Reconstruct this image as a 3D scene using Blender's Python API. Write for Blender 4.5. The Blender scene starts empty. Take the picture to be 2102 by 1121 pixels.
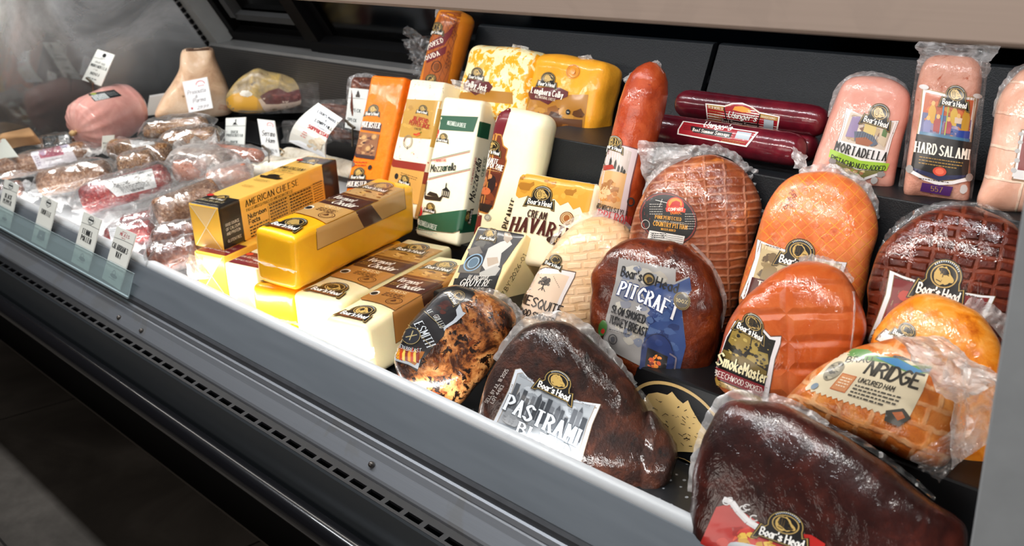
import bpy, bmesh, math, random
from mathutils import Vector, Matrix, noise
from mathutils.bvhtree import BVHTree
from mathutils.geometry import delaunay_2d_cdt

SC = bpy.context.scene
COL = SC.collection
random.seed(7)

# ------------------------------------------------------------------ camera, world, lights, exposure
FPX = 2100.0
PITCH, YAW = math.radians(17.7), math.radians(43.6)
CAM = Vector((0, -0.88, 1.45))
FW = Vector((-math.cos(YAW) * math.cos(PITCH), math.sin(YAW) * math.cos(PITCH), -math.sin(PITCH)))
RT = Vector((math.sin(YAW), math.cos(YAW), 0))
DN = FW.cross(RT)
cd = bpy.data.cameras.new('camera')
cam = bpy.data.objects.new('camera', cd)
COL.objects.link(cam)
cam.matrix_world = Matrix(((RT.x, -DN.x, -FW.x, CAM.x), (RT.y, -DN.y, -FW.y, CAM.y), (RT.z, -DN.z, -FW.z, CAM.z), (0, 0, 0, 1)))
cd.sensor_width = 36.0
cd.lens = 36.0 * FPX / 2102.0
cd.clip_start = 0.02
cd.dof.use_dof = True
cd.dof.focus_distance = 1.62
cd.dof.aperture_fstop = 6.3
SC.camera = cam

w = bpy.data.worlds.new('shop_air')
SC.world = w
w.use_nodes = True
w.node_tree.nodes['Background'].inputs[0].default_value = (0.85, 0.9, 1.0, 1)
w.node_tree.nodes['Background'].inputs[1].default_value = 0.04
SC.view_settings.view_transform = 'Standard'
SC.view_settings.look = 'None'
SC.view_settings.gamma = 1
SC.view_settings.use_curve_mapping = False
SC.view_settings.exposure = 0.0
SC.cycles.max_bounces = 10
SC.cycles.transparent_max_bounces = 24
SC.cycles.sample_clamp_indirect = 6
SC.cycles.caustics_reflective = False
SC.cycles.caustics_refractive = False
SC.cycles.use_denoising = True


def area(name, loc, target, sx, sy, power, col=(1, 1, 1), spread=180):
    l = bpy.data.lights.new(name, 'AREA')
    l.shape = 'RECTANGLE'
    l.size, l.size_y, l.energy, l.color = sx, sy, power, col
    l.spread = math.radians(spread)
    o = bpy.data.objects.new(name, l)
    COL.objects.link(o)
    d = (Vector(target) - Vector(loc)).normalized()
    y = d.cross(Vector((1, 0, 0))).normalized()
    x = y.cross(-d)
    o.matrix_world = Matrix(((x.x, y.x, -d.x, loc[0]), (x.y, y.y, -d.y, loc[1]), (x.z, y.z, -d.z, loc[2]), (0, 0, 0, 1)))
    return o


# LED strip under the canopy, LED strip inside the front rail, ceiling lamp over the aisle, two added fill lights
area('canopy_led', (-1.7, 0.055, 1.371), (-1.7, 0.40, 0.85), 3.0, 0.03, 11.5, (1, 0.97, 0.92), 130)
area('rail_led', (-1.7, 0.0275, 0.786), (-1.7, 0.30, 0.765), 3.0, 0.012, 2.9, (1, 0.98, 0.95), 150)
area('ceiling_lamp_aisle', (-1.6, -0.52, 3.0), (-1.6, -0.52, 0), 4.5, 0.12, 76, (0.95, 0.97, 1), 180)
area('back_room_fill', (-3.2, 1.7, 2.9), (-3.2, 2.2, 0), 2.0, 0.5, 26, (1, 0.96, 0.9), 180)  # added fill that brightens the room behind the rear doors
area('front_fill', (-0.9, -3.2, 1.55), (-0.9, 0.0, 1.45), 3.4, 0.9, 38, (1, 0.89, 0.80), 180)  # added fill from the front for canopy, post and rail face


# ------------------------------------------------------------------ photograph pixel -> point in the place
def ray(x, y):
    return FW * FPX + RT * (x - 1051) + DN * (y - 560.5)


def at(x, y, Y):
    r = ray(x, y)
    return CAM + r * ((Y - CAM.y) / r.y)


def atz(x, y, Z):
    r = ray(x, y)
    return CAM + r * ((Z - CAM.z) / r.z)


def atp(x, y, p, n):
    r = ray(x, y)
    return CAM + r * ((p - CAM).dot(n) / r.dot(n))


SLN = Vector((0, -0.27, 1))


def ats(x, y, off=0.0):          # on the sloping pile of salami packs at the left
    return atp(x, y, Vector((0, 0, 0.775 + off)), SLN)


def proj(p):
    d = p - CAM
    z = d.dot(FW)
    return (1051 + FPX * d.dot(RT) / z, 560.5 + FPX * d.dot(DN) / z)


def lin(c):
    if not isinstance(c, str):
        return tuple(c)[:3]
    c = c.lstrip('#')
    if len(c) == 3:
        c = ''.join(k * 2 for k in c)
    o = []
    for i in (0, 2, 4):
        v = int(c[i:i + 2], 16) / 255
        o.append(v / 12.92 if v < .04045 else ((v + .055) / 1.055) ** 2.4)
    return tuple(o)


# ------------------------------------------------------------------ materials
class NT:
    def __init__(s, name):
        s.m = bpy.data.materials.new(name)
        s.m.use_nodes = True
        s.t = s.m.node_tree
        s.b = s.t.nodes['Principled BSDF']
        s.out = s.t.nodes['Material Output']

    def n(s, typ, **k):
        x = s.t.nodes.new('ShaderNode' + typ)
        for a, v in k.items():
            if a in x.inputs.keys():
                x.inputs[a].default_value = v
            else:
                setattr(x, a, v)
        return x

    def l(s, a, b):
        s.t.links.new(a, b)

    def set(s, **k):
        for a, v in k.items():
            s.b.inputs[a.replace('_', ' ')].default_value = v
        return s

    def noise(s, scale, detail=4, rough=.55, vec=None, dist=0.0):
        x = s.n('TexNoise', Scale=scale, Detail=detail, Roughness=rough, Distortion=dist)
        if vec is not None:
            s.l(vec, x.inputs['Vector'])
        return x

    def ramp(s, fac, stops):
        r = s.n('ValToRGB')
        e = r.color_ramp.elements
        while len(e) < len(stops):
            e.new(.5)
        for i, (p, c) in enumerate(stops):
            e[i].position = p
            e[i].color = (*lin(c), 1)
        s.l(fac, r.inputs[0])
        return r.outputs[0]

    def mix(s, f, a, b):
        x = s.n('Mix', data_type='RGBA')
        s.l(f, x.inputs[0])
        s.l(a, x.inputs[6])
        if isinstance(b, str):
            x.inputs[7].default_value = (*lin(b), 1)
        else:
            s.l(b, x.inputs[7])
        return x.outputs[2]

    def math(s, op, a, b=None, c=None):
        x = s.n('Math', operation=op)
        for i, v in enumerate((a, b, c)):
            if v is None:
                continue
            if isinstance(v, (int, float)):
                x.inputs[i].default_value = v
            else:
                s.l(v, x.inputs[i])
        return x.outputs[0]

    def bump(s, h, st, dist=.002, prev=None):
        x = s.n('Bump', Strength=st, Distance=dist)
        s.l(h, x.inputs['Height'])
        if prev is not None:
            s.l(prev, x.inputs['Normal'])
        return x.outputs[0]


def plain(name, c, rough=.5, metal=0.0, nz=0.0, scale=30, coat=0.0, bump=0.0, stretch=None, spec=.5):
    m = NT(name)
    m.set(Roughness=rough, Metallic=metal, Coat_Weight=coat, Specular_IOR_Level=spec)
    m.b.inputs['Base Color'].default_value = (*lin(c), 1)
    if nz or bump:
        tc = m.n('TexCoord')
        v = tc.outputs['Object']
        if stretch:
            mp = m.n('Mapping')
            mp.inputs['Scale'].default_value = stretch
            m.l(v, mp.inputs[0])
            v = mp.outputs[0]
        t = m.noise(scale, 5, .6, v)
        if nz:
            l = lin(c)
            m.l(m.ramp(t.outputs[0], [(.3, tuple(k * (1 - nz) for k in l)), (.7, tuple(min(1, k * (1 + nz)) for k in l))]), m.b.inputs['Base Color'])
            m.l(m.math('MULTIPLY_ADD', t.outputs[0], .25, rough - .12), m.b.inputs['Roughness'])
        if bump:
            m.l(m.bump(t.outputs[0], bump), m.b.inputs['Normal'])
    return m.m


def meat(name, stops, scale=14, rough=.42, coat=.8, spots=None, net=None, bump=.35, sss=.0, wr=.5, dist=.6, lump=60):
    """food under a clear skin: mottled colour, spots, string netting in the bump, film wrinkles in the coat"""
    m = NT(name)
    m.set(Roughness=rough, Coat_Weight=coat * .8, Coat_Roughness=.05, Specular_IOR_Level=.22, Subsurface_Weight=sss, Subsurface_Scale=.01)
    tc = m.n('TexCoord')
    ob = tc.outputs['Object']
    a = m.noise(scale * 2.6, 6, .62, ob, dist)
    col = m.ramp(a.outputs[0], stops)
    for c, sc, thr, wd in (spots or []):
        b = m.noise(sc * 1.7, 4, .62, ob, .5)
        f = m.ramp(b.outputs[0], [(thr, '000'), (min(1, thr + wd), 'fff')])
        col = m.mix(f, col, c)
    h = m.noise(lump * 1.8, 5, .65, ob)
    nrm = m.bump(h.outputs[0], bump, .003)
    if net:
        uv = m.n('UVMap')
        wv = m.noise(net.get('wn', 22), 3, .6, ob)
        ad = m.n('VectorMath', operation='MULTIPLY_ADD')
        m.l(wv.outputs['Color'], ad.inputs[0])
        ad.inputs[1].default_value = (net.get('warp', .02),) * 3
        m.l(uv.outputs[0], ad.inputs[2])
        mp = m.n('Mapping')
        mp.inputs['Rotation'].default_value = (0, 0, net.get('rot', 0))
        m.l(ad.outputs[0], mp.inputs[0])
        br = m.n('TexBrick', offset=net.get('off', 0.0), squash=1.0)
        br.inputs['Scale'].default_value = 1
        br.inputs['Brick Width'].default_value = net['w']
        br.inputs['Row Height'].default_value = net['h']
        br.inputs['Mortar Size'].default_value = net['m']
        br.inputs['Mortar Smooth'].default_value = net.get('sm', .4)
        m.l(mp.outputs[0], br.inputs[0])
        fac = br.outputs['Fac']
        if net.get('c'):
            brk = m.ramp(m.noise(34, 3, .6, ob).outputs[0], [(.32, '333'), (.6, 'fff')])
            col = m.mix(m.math('MULTIPLY', m.math('MULTIPLY', fac, brk), net.get('k', .8)), col, net['c'])
        nrm = m.bump(fac, net.get('b', .5), net.get('bd', -.004), nrm)
    m.l(col, m.b.inputs['Base Color'])
    m.l(nrm, m.b.inputs['Normal'])
    if wr:
        mp = m.n('Mapping')
        mp.inputs['Scale'].default_value = (1, 1, .35)
        mp.inputs['Rotation'].default_value = (.3, .5, .2)
        m.l(ob, mp.inputs[0])
        z = m.noise(75, 3, .6, mp.outputs[0], 1.6)
        r = m.math('ABSOLUTE', m.math('SUBTRACT', z.outputs[0], .5))
        m.l(m.bump(r, wr * .55, .0035), m.b.inputs['Coat Normal'])
    return m.m


def film(name, base=.10, white=.5, gl=.55):
    """clear plastic: see-through, milky where it folds, glossy"""
    m = NT(name)
    m.t.nodes.remove(m.b)
    tc = m.n('TexCoord')
    z = m.noise(42, 3, .55, tc.outputs['Object'], 1.2)
    bm_ = m.bump(z.outputs[0], .5, .005)
    tr = m.n('BsdfTransparent')
    df, tl = m.n('BsdfDiffuse'), m.n('BsdfTranslucent')
    df.inputs[0].default_value = tl.inputs[0].default_value = (.97, .97, .97, 1)
    g = m.n('BsdfGlossy')
    g.inputs['Roughness'].default_value = .16
    m.l(bm_, g.inputs['Normal'])
    ms0 = m.n('MixShader')
    m.l(df.outputs[0], ms0.inputs[1])
    m.l(tl.outputs[0], ms0.inputs[2])
    lw = m.n('LayerWeight', Blend=.3)
    m.l(bm_, lw.inputs['Normal'])
    ridge = m.ramp(z.outputs[0], [(.46, '000'), (.70, 'fff')])
    f1 = m.math('ADD', m.math('MULTIPLY', lw.outputs['Facing'], white * .5), m.math('MULTIPLY_ADD', ridge, white * .5, base))
    m1, m2 = m.n('MixShader'), m.n('MixShader')
    m.l(f1, m1.inputs[0])
    m.l(tr.outputs[0], m1.inputs[1])
    m.l(ms0.outputs[0], m1.inputs[2])
    m.l(m.math('MULTIPLY_ADD', lw.outputs['Fresnel'], gl * .6, .03), m2.inputs[0])
    m.l(m1.outputs[0], m2.inputs[1])
    m.l(g.outputs[0], m2.inputs[2])
    m.l(m2.outputs[0], m.out.inputs[0])
    return m.m


def print_mat():
    m = NT('printed_film')
    a = m.n('Attribute', attribute_name='ink')
    m.l(a.outputs['Color'], m.b.inputs['Base Color'])
    m.set(Roughness=.38, Coat_Weight=.5, Coat_Roughness=.12)
    return m.m


def paper_mat():
    m = NT('printed_card')
    a = m.n('Attribute', attribute_name='ink')
    m.l(a.outputs['Color'], m.b.inputs['Base Color'])
    m.set(Roughness=.6)
    return m.m


PRINT, CARD = print_mat(), paper_mat()
FILM = film('clear_film', .03, .32, .6)
FILMW = film('milky_film', .26, .8, .45)
FILMX = film('white_film', .42, .6, .4)
FILMC = film('sheer_film', .01, .15, .7)

# ------------------------------------------------------------------ objects
WL = {}
BV = {}
PL = {}


def thing(name, label, cat, loc, group=None):
    o = bpy.data.objects.new(name, None)
    o.empty_display_size = .05
    COL.objects.link(o)
    o.location = loc
    WL[o] = Vector(loc)
    o['label'], o['category'] = label, cat
    if group:
        o['group'] = group
    return o


def put(name, vs, fs, mat, parent=None, smooth=True, uv=None, bvh=False, label=None):
    me = bpy.data.meshes.new(name)
    o = bpy.data.objects.new(name, me)
    COL.objects.link(o)
    off = Vector((0, 0, 0))
    if parent is not None:
        o.parent = parent
        off = WL[parent]
    WL[o] = off
    me.from_pydata([tuple(Vector(v) - off) for v in vs], [], fs)
    me.materials.append(mat)
    if smooth:
        me.polygons.foreach_set('use_smooth', [True] * len(me.polygons))
    if uv:
        ul = me.uv_layers.new(name='UVMap')
        for lp in me.loops:
            ul.data[lp.index].uv = uv[lp.vertex_index]
    me.update()
    if bvh:
        BV[o] = BVHTree.FromPolygons([Vector(v) for v in vs], fs)
    if label:
        o['label'] = label
    return o


def struct(o):
    o['kind'] = 'structure'
    return o


class MB:                         # collects simple shapes into ONE mesh
    def __init__(s):
        s.v, s.f = [], []

    def add(s, vs, fs):
        k = len(s.v)
        s.v += [Vector(v) for v in vs]
        s.f += [[i + k for i in f] for f in fs]
        return s

    def box(s, a, b):
        x0, y0, z0 = a
        x1, y1, z1 = b
        return s.add([(x0, y0, z0), (x1, y0, z0), (x1, y1, z0), (x0, y1, z0), (x0, y0, z1), (x1, y0, z1), (x1, y1, z1), (x0, y1, z1)],
                     [(0, 3, 2, 1), (4, 5, 6, 7), (0, 1, 5, 4), (1, 2, 6, 5), (2, 3, 7, 6), (3, 0, 4, 7)])

    def prism(s, prof, x0, x1):   # closed (y,z) profile swept along x
        n = len(prof)
        vs = [(x0, y, z) for y, z in prof] + [(x1, y, z) for y, z in prof]
        fs = [(i, (i + 1) % n, n + (i + 1) % n, n + i) for i in range(n)]
        return s.add(vs, fs + [tuple(range(n - 1, -1, -1)), tuple(range(n, 2 * n))])

    def bar(s, a, b, wx, up):     # a bar of square section wx between two points
        a, b = Vector(a), Vector(b)
        d = (b - a).normalized()
        u = d.cross(Vector(up)).normalized() * wx / 2
        v = u.cross(d).normalized() * wx / 2
        vs = [p + q for p in (a, b) for q in (u + v, u - v, -u - v, -u + v)]
        return s.add(vs, [(0, 1, 2, 3), (7, 6, 5, 4)] + [(i, i + 4, (i + 1) % 4 + 4, (i + 1) % 4) for i in range(4)])

    def put(s, name, mat, parent=None, smooth=False, bevel=0, **k):
        if bevel:
            bm = bmesh.new()
            vv = [bm.verts.new(v) for v in s.v]
            for f in s.f:
                bm.faces.new([vv[i] for i in f])
            bmesh.ops.recalc_face_normals(bm, faces=bm.faces)
            bmesh.ops.bevel(bm, geom=list(bm.edges), offset=bevel, segments=2, affect='EDGES', profile=.5)
            bm.verts.index_update()
            s.v = [v.co.copy() for v in bm.verts]
            s.f = [[v.index for v in f.verts] for f in bm.faces]
            bm.free()
        return put(name, s.v, s.f, mat, parent, smooth, **k)


def catmull(pts, n, closed=True):
    P = [Vector((*p, 0)) if len(p) == 2 else Vector(p) for p in pts]
    m = len(P)
    out = []
    segs = m if closed else m - 1
    for i in range(segs):
        if closed:
            a, b, c, d = P[(i - 1) % m], P[i], P[(i + 1) % m], P[(i + 2) % m]
        else:
            a, b, c, d = P[max(i - 1, 0)], P[i], P[i + 1], P[min(i + 2, m - 1)]
        for k in range(10):
            t = k / 10
            out.append(.5 * ((2 * b) + (c - a) * t + (2 * a - 5 * b + 4 * c - d) * t * t + (3 * b - a - 3 * c + d) * t ** 3))
    out.append(P[0] if closed else P[-1])
    L = [0]
    for i in range(1, len(out)):
        L.append(L[-1] + (out[i] - out[i - 1]).length)
    res, j = [], 0
    cnt = n if closed else n - 1
    for k in range(n):
        t = L[-1] * k / cnt
        while j < len(L) - 2 and L[j + 1] < t:
            j += 1
        q = (t - L[j]) / max(1e-9, L[j + 1] - L[j])
        res.append(out[j].lerp(out[j + 1], q))
    return res


def fbm(p, s):
    return noise.noise(p * s) * .65 + noise.noise(p * s * 2.3 + Vector((3, 1, 7))) * .35


def blob(t, name, pts, Y, D, mat, e=.72, lump=(.0, 12), n=96, m=16, back=.9, label=None, bias=0.0, tilt=0.0):
    """a rounded body whose outline is given, at its own distance, thickness 2 D"""
    cx = sum(p[0] for p in pts) / len(pts)
    cy = sum(p[1] for p in pts) / len(pts)
    c = at(cx, cy, Y)
    d = (c - CAM).normalized()
    u = d.cross(Vector((0, 0, 1))).normalized()
    v = u.cross(d)
    pn = (d + v * tilt).normalized()
    out = [atp(q.x, q.y, c, pn) for q in catmull(pts, n)]
    c = sum(out, Vector()) / n
    vs, uv, fs = [], [], []
    for k in range(-m + 1, m):
        ph = k / m * math.pi / 2
        ro = math.cos(ph) ** e
        h = abs(math.sin(ph)) ** (e * .9) * D * (1 if k < 0 else back) * (-1 if k < 0 else 1)
        for q in out:
            p = c + (q - c) * ro + d * h + v * (bias * (1 - ro) * D)
            if lump[0]:
                p = p + (p - c).normalized() * lump[0] * (fbm(p, lump[1]) - .35)
            vs.append(p)
    R = 2 * m - 1
    for k in range(R - 1):
        for i in range(n):
            j = (i + 1) % n
            fs.append((k * n + i, k * n + j, (k + 1) * n + j, (k + 1) * n + i))
    for ring, s in ((0, -1), (R - 1, 1)):
        ctr = sum((vs[ring * n + i] for i in range(n)), Vector()) / n
        vs.append(ctr)
        ic = len(vs) - 1
        for i in range(n):
            j = (i + 1) % n
            fs.append((ring * n + j, ring * n + i, ic) if s < 0 else (ring * n + i, ring * n + j, ic))
    uv = [((p - c).dot(u) * (1 + .25 * max(0, -(p - c).dot(d))), (p - c).dot(v)) for p in vs]
    o = put(name, vs, fs, mat, t, True, uv, True, label)
    PL[o] = (c, pn, u, v, d)
    return o


def tube(t, name, p0, p1, r, mat, prof=None, n=40, flat=1.0, bend=0.0, lump=(0, 20), label=None, seg=28, up=(0, 0, 1)):
    """sausage or loaf of round section from p0 to p1; prof = [(t, radius factor)]"""
    p0, p1 = Vector(p0), Vector(p1)
    ax = (p1 - p0).normalized()
    L = (p1 - p0).length
    a = ax.cross(Vector(up)).normalized()
    b = a.cross(ax)
    prof = prof or [(0, 0), (.008, .45), (.025, .75), (.055, .93), (.1, 1), (.9, 1), (.945, .93), (.975, .75), (.992, .45), (1, 0)]
    tt = sorted(set([q[0] for q in prof] + [i / seg for i in range(seg + 1)]))
    vs, uv, fs = [], [], []
    for q in tt:
        for i in range(len(prof) - 1):
            if prof[i][0] <= q <= prof[i + 1][0]:
                f = (q - prof[i][0]) / (prof[i + 1][0] - prof[i][0])
                rr = r * (prof[i][1] * (1 - f) + prof[i + 1][1] * f)
                break
        rr = max(rr, 1e-4)
        c = p0 + ax * (L * q) + b * (bend * math.sin(q * math.pi))
        for i in range(n):
            g = 2 * math.pi * i / n
            p = c + a * (math.cos(g) * rr) + b * (math.sin(g) * rr * flat)
            if lump[0]:
                p = p + (p - c).normalized() * lump[0] * fbm(p, lump[1])
            vs.append(p)
            uv.append((g * r, q * L))
    for k in range(len(tt) - 1):
        for i in range(n):
            j = (i + 1) % n
            fs.append((k * n + i, k * n + j, (k + 1) * n + j, (k + 1) * n + i))
    fs.append(tuple(range(n - 1, -1, -1)))
    fs.append(tuple((len(tt) - 1) * n + i for i in range(n)))
    return put(name, vs, fs, mat, t, True, uv, True, label)


def hexa(t, name, c8, r, mat, n=14, lump=(0, 15), label=None, puff=0.0):
    """rounded block; c8 = corners (x,y,z bits): 000 100 010 110 001 101 011 111"""
    c8 = [Vector(c) for c in c8]
    dim = Vector(((c8[1] - c8[0]).length, (c8[2] - c8[0]).length, (c8[4] - c8[0]).length))
    hd = dim / 2
    r = min(r, hd.x * .98, hd.y * .98, hd.z * .98)

    def ax(h):
        e = [-h, -h + r * .15, -h + r * .4, -h + r * .7, -h + r]
        k = [(-h + r) + (2 * h - 2 * r) * i / n for i in range(1, n)]
        return e + k + [-q for q in reversed(e)]
    A = [ax(hd.x), ax(hd.y), ax(hd.z)]
    idx, vs, uv, fs = {}, [], [], []

    def vert(p):
        key = tuple(round(q, 6) for q in p)
        if key in idx:
            return idx[key]
        P = Vector(p)
        ins = Vector([max(-hd[i] + r, min(hd[i] - r, P[i])) for i in range(3)])
        d = P - ins
        if d.length > 1e-9:
            P = ins + d.normalized() * r
        s = [(P[i] + hd[i]) / dim[i] for i in range(3)]
        if puff:
            w_ = [4 * q * (1 - q) for q in s]
            P = P + Vector((P.x / hd.x * puff * w_[1] * w_[2], P.y / hd.y * puff * w_[0] * w_[2], P.z / hd.z * puff * w_[0] * w_[1]))
            s = [(P[i] + hd[i]) / dim[i] for i in range(3)]
        W = Vector()
        for k in range(8):
            b = (k & 1, (k >> 1) & 1, k >> 2)
            f = 1
            for i in range(3):
                f *= s[i] if b[i] else 1 - s[i]
            W += c8[k] * f
        if lump[0]:
            W += Vector((noise.noise(W * lump[1]), noise.noise(W * lump[1] + Vector((9, 2, 4))), noise.noise(W * lump[1] + Vector((1, 8, 5))))) * lump[0]
        idx[key] = len(vs)
        vs.append(W)
        uv.append((P.x, P.z))
        return idx[key]
    for i in range(3):
        j, k = (i + 1) % 3, (i + 2) % 3
        for sg in (-1, 1):
            for a in range(len(A[j]) - 1):
                for b in range(len(A[k]) - 1):
                    q = []
                    for (aa, bb) in ((a, b), (a + 1, b), (a + 1, b + 1), (a, b + 1)):
                        p = [0, 0, 0]
                        p[i] = sg * hd[i]
                        p[j], p[k] = A[j][aa], A[k][bb]
                        q.append(vert(p))
                    if len(set(q)) < 3:
                        continue
                    fs.append(q if sg > 0 else q[::-1])
    return put(name, vs, fs, mat, t, True, uv, True, label)


def fitbox(x):
    o = Vector(x[:3])
    M = Matrix.Rotation(x[3], 3, 'Z') @ Matrix.Rotation(x[4], 3, 'X') @ Matrix.Rotation(x[5], 3, 'Y')
    return [o + M @ Vector(((k & 1) * x[6], ((k >> 1) & 1) * x[7], (k >> 2) * x[8])) for k in range(8)]


def slab(quad, Y, lean, yaw, thick, back=1.0):
    """corners of a standing block from its front face (TL TR BR BL), leaning back"""
    n = Matrix.Rotation(yaw, 3, 'Z') @ Vector((0, -math.cos(lean), math.sin(lean)))
    p = at(*quad[3], Y)
    tl, tr, br, bl = [atp(*q, p, n) for q in quad]
    c = (tl + tr + br + bl) / 4
    bk = [c + (q - c) * back - n * thick for q in (bl, br, tl, tr)]
    return [bl, br, bk[0], bk[1], tl, tr, bk[2], bk[3]]


def cloth(t, name, grid, mat, label=None, smooth=True):
    nu, nv = len(grid), len(grid[0])
    vs = [p for row in grid for p in row]
    fs = [(i * nv + j, i * nv + j + 1, (i + 1) * nv + j + 1, (i + 1) * nv + j) for i in range(nu - 1) for j in range(nv - 1)]
    return put(name, vs, fs, mat, t, smooth, None, True, label)


def rim(t, name, body, path, w0, w1, mat, amp=.008, n=70, m=6, inn=6, fr=26, closed=False, back=.0):
    """loose film standing out from the edge of a body; path in photo pixels, w0/w1 = how far out at its ends/middle"""
    c, pn, u, v, d = PL[body]
    cp = proj(c)
    pts = catmull(path, n, closed)
    g = []
    for i, q in enumerate(pts):
        a, b = pts[max(i - 1, 0)], pts[min(i + 1, n - 1)]
        tn = (b - a).normalized()
        o = Vector((tn.y, -tn.x, 0))
        if o.dot(q - Vector((*cp, 0))) < 0:
            o = -o
        f = math.sin(math.pi * i / (n - 1)) ** .5
        ww = .8 * (w0 + (w1 - w0) * f) * (1 + .35 * noise.noise(Vector((i * .35, 2.2, w1))))
        row = []
        for j in range(m + 1):
            s = -inn + (ww + inn) * j / m
            P = atp(q.x + o.x * s, q.y + o.y * s, c, pn)
            k = j / m
            P = P + d * (back + amp * (.3 + k) * noise.noise(Vector((i * fr * .6 / n, j * .3, w0))) - .004 * (1 - k))
            row.append(P)
        g.append(row)
    return cloth(t, name, g, mat)


def sheet(t, name, quad, Y, mat, amp=.01, n=26, fr=8, n2=None, ragged=4, lean=0.0, yaw=0.0):
    n = max(7, int(n * .55))
    """crumpled sheet of film or paper between four photo pixels (TL TR BR BL), in an upright or leaning plane"""
    n2 = n2 or n
    nn = Matrix.Rotation(yaw, 3, 'Z') @ Vector((0, -math.cos(lean), math.sin(lean)))
    p = Y if isinstance(Y, Vector) else at(*quad[3], Y)
    g = []
    for i in range(n + 1):
        row = []
        for j in range(n2 + 1):
            s, q = i / n, j / n2
            a = Vector(quad[0]).lerp(Vector(quad[1]), s)
            b = Vector(quad[3]).lerp(Vector(quad[2]), s)
            x = a.lerp(b, q)
            ed = max(abs(2 * s - 1), abs(2 * q - 1)) ** 6
            x = x + Vector((noise.noise(Vector((s * 9, q * 9, 3))), noise.noise(Vector((s * 9, q * 9, 8))))) * ragged * .6 * ed
            P = atp(x.x, x.y, p, nn)
            w_ = noise.noise(Vector((s * fr * .4, q * fr * .4, quad[0][0]))) + .5 * abs(noise.noise(Vector((s * fr * .9, q * fr * .9, quad[0][1]))))
            row.append(P + nn * amp * w_)
        g.append(row)
    return cloth(t, name, g, mat, smooth=False)


def bag(t, name, p0, p1, wa, wb, mat, amp=.006, n=44, m=22, up=(0, 0, 1), fr=22, lift=.0):
    """loose clear bag round a sausage: a flattened crumpled envelope"""
    p0, p1 = Vector(p0), Vector(p1)
    ax = (p1 - p0).normalized()
    L = (p1 - p0).length
    a = ax.cross(Vector(up)).normalized()
    b = a.cross(ax)
    vs, fs = [], []
    for k in range(m + 1):
        q = k / m
        e = 1 - abs(2 * q - 1) ** 5
        c = p0 + ax * L * q + b * lift
        for i in range(n):
            g = 2 * math.pi * i / n
            cg, sg = math.cos(g), math.sin(g)
            ra = wa * (.8 + .2 * e) * math.copysign(abs(cg) ** .75, cg)
            rb = wb * (.18 + .82 * e) * math.copysign(abs(sg) ** 1.15, sg)
            p = c + a * ra + b * rb
            o = (a * cg + b * sg)
            p = p + o * amp * (noise.noise(p * fr) + 1.2 * abs(noise.noise(p * fr * 2.4)) - .35) + ax * amp * noise.noise(p * fr * .8)
            vs.append(p)
    for k in range(m):
        for i in range(n):
            j = (i + 1) % n
            fs.append((k * n + i, k * n + j, (k + 1) * n + j, (k + 1) * n + i))
    return put(name, vs, fs, mat, t, True)

# ------------------------------------------------------------------ lettering (own stroke alphabet) and printed labels
GL = {k: v for k, v in (q.split(':', 1) for q in '''A:003860 1353
B:0008 ~0838563404 ~0434623000
C:~673805033061
D:0008 ~083865633000
E:0008 0868 0444 0060
F:0008 0868 0444
G:~673805033062 6264 6434
H:0008 6068 0464
I:0008
J:~48422001
K:0008 0368 2560
L:0800 0060
M:0008336860
N:00086068
O:~38050330636538
P:0008 ~0838663404
Q:~38050330636538 4260
R:0008 ~0838663404 3460
S:~67380634623001
T:3038 0868
U:~0803306368
V:083068
W:0820364068
X:0068 0860
Y:083468 3430
Z:0868 0800 .
1:173830
2:~0738663300 0060
3:~07386634623001
4:50580363
5:680804 ~0445623001
6:~58150230623402
7:086820
8:~34063866340230623 4
9:~64340638665510
0:~38050330636538
a:~442503022041 4540
b:0008 ~0425434220 01
c:~442503022041
d:~442503022041 4840
e:0343 ~432503022041
f:~482720 0535
g:~442503022041 454a2b0a
h:0008 ~03254340
i:0005 0707
k:0008 0245 1340
l:0008
m:0005 ~03253330 ~33556360
n:0005 ~03254340
o:~25030220424325
p:050b ~0425434220 01
r:0005 ~032545
s:~44250423412001
t:~17112031 0535
u:~0501204145 4540
v:052045
w:0510243045
x:0045 0540
y:0520 451b
z:0545 05004 0
':0806
-:1343
.:0001
,:011b
/:0068
&:~6006284803204163
%:0068 0708 5051
ñ:0005 ~03254340 1747
Ñ:00086068 1a4a'''.split('\n'))}
GL['Z'] = '0868 6800 0060'
GL['8'] = '~340638663402306234'
GL['b'] = '0008 ~042543422001'
GL['p'] = '050b ~042543422001'
GL['z'] = '0545 4500 0040'
GL[':'] = '0001 0405'
GL['Ñ'] = '00086068'


def glyph(ch):
    st, w = [], 0
    for s in GL.get(ch, '').split():
        sm = s[0] == '~'
        s = s.lstrip('~')
        pts = []
        for i in range(0, len(s) - 1, 2):
            x = int(s[i])
            y = s[i + 1]
            y = -1 if y == 'a' else -2 if y == 'b' else int(y)
            pts.append((x / 8, y / 8))
            w = max(w, x)
        if sm and len(pts) > 2:
            o = []
            P = [Vector((*p, 0)) for p in pts]
            m = len(P)
            for i in range(m - 1):
                a, b, c, d = P[max(i - 1, 0)], P[i], P[i + 1], P[min(i + 2, m - 1)]
                for k in range(4):
                    t = k / 4
                    q = .5 * ((2 * b) + (c - a) * t + (2 * a - 5 * b + 4 * c - d) * t * t + (3 * b - a - 3 * c + d) * t ** 3)
                    o.append((q.x, q.y))
            pts = o + [pts[-1]]
        st.append(pts)
    return st, w / 8


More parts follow.
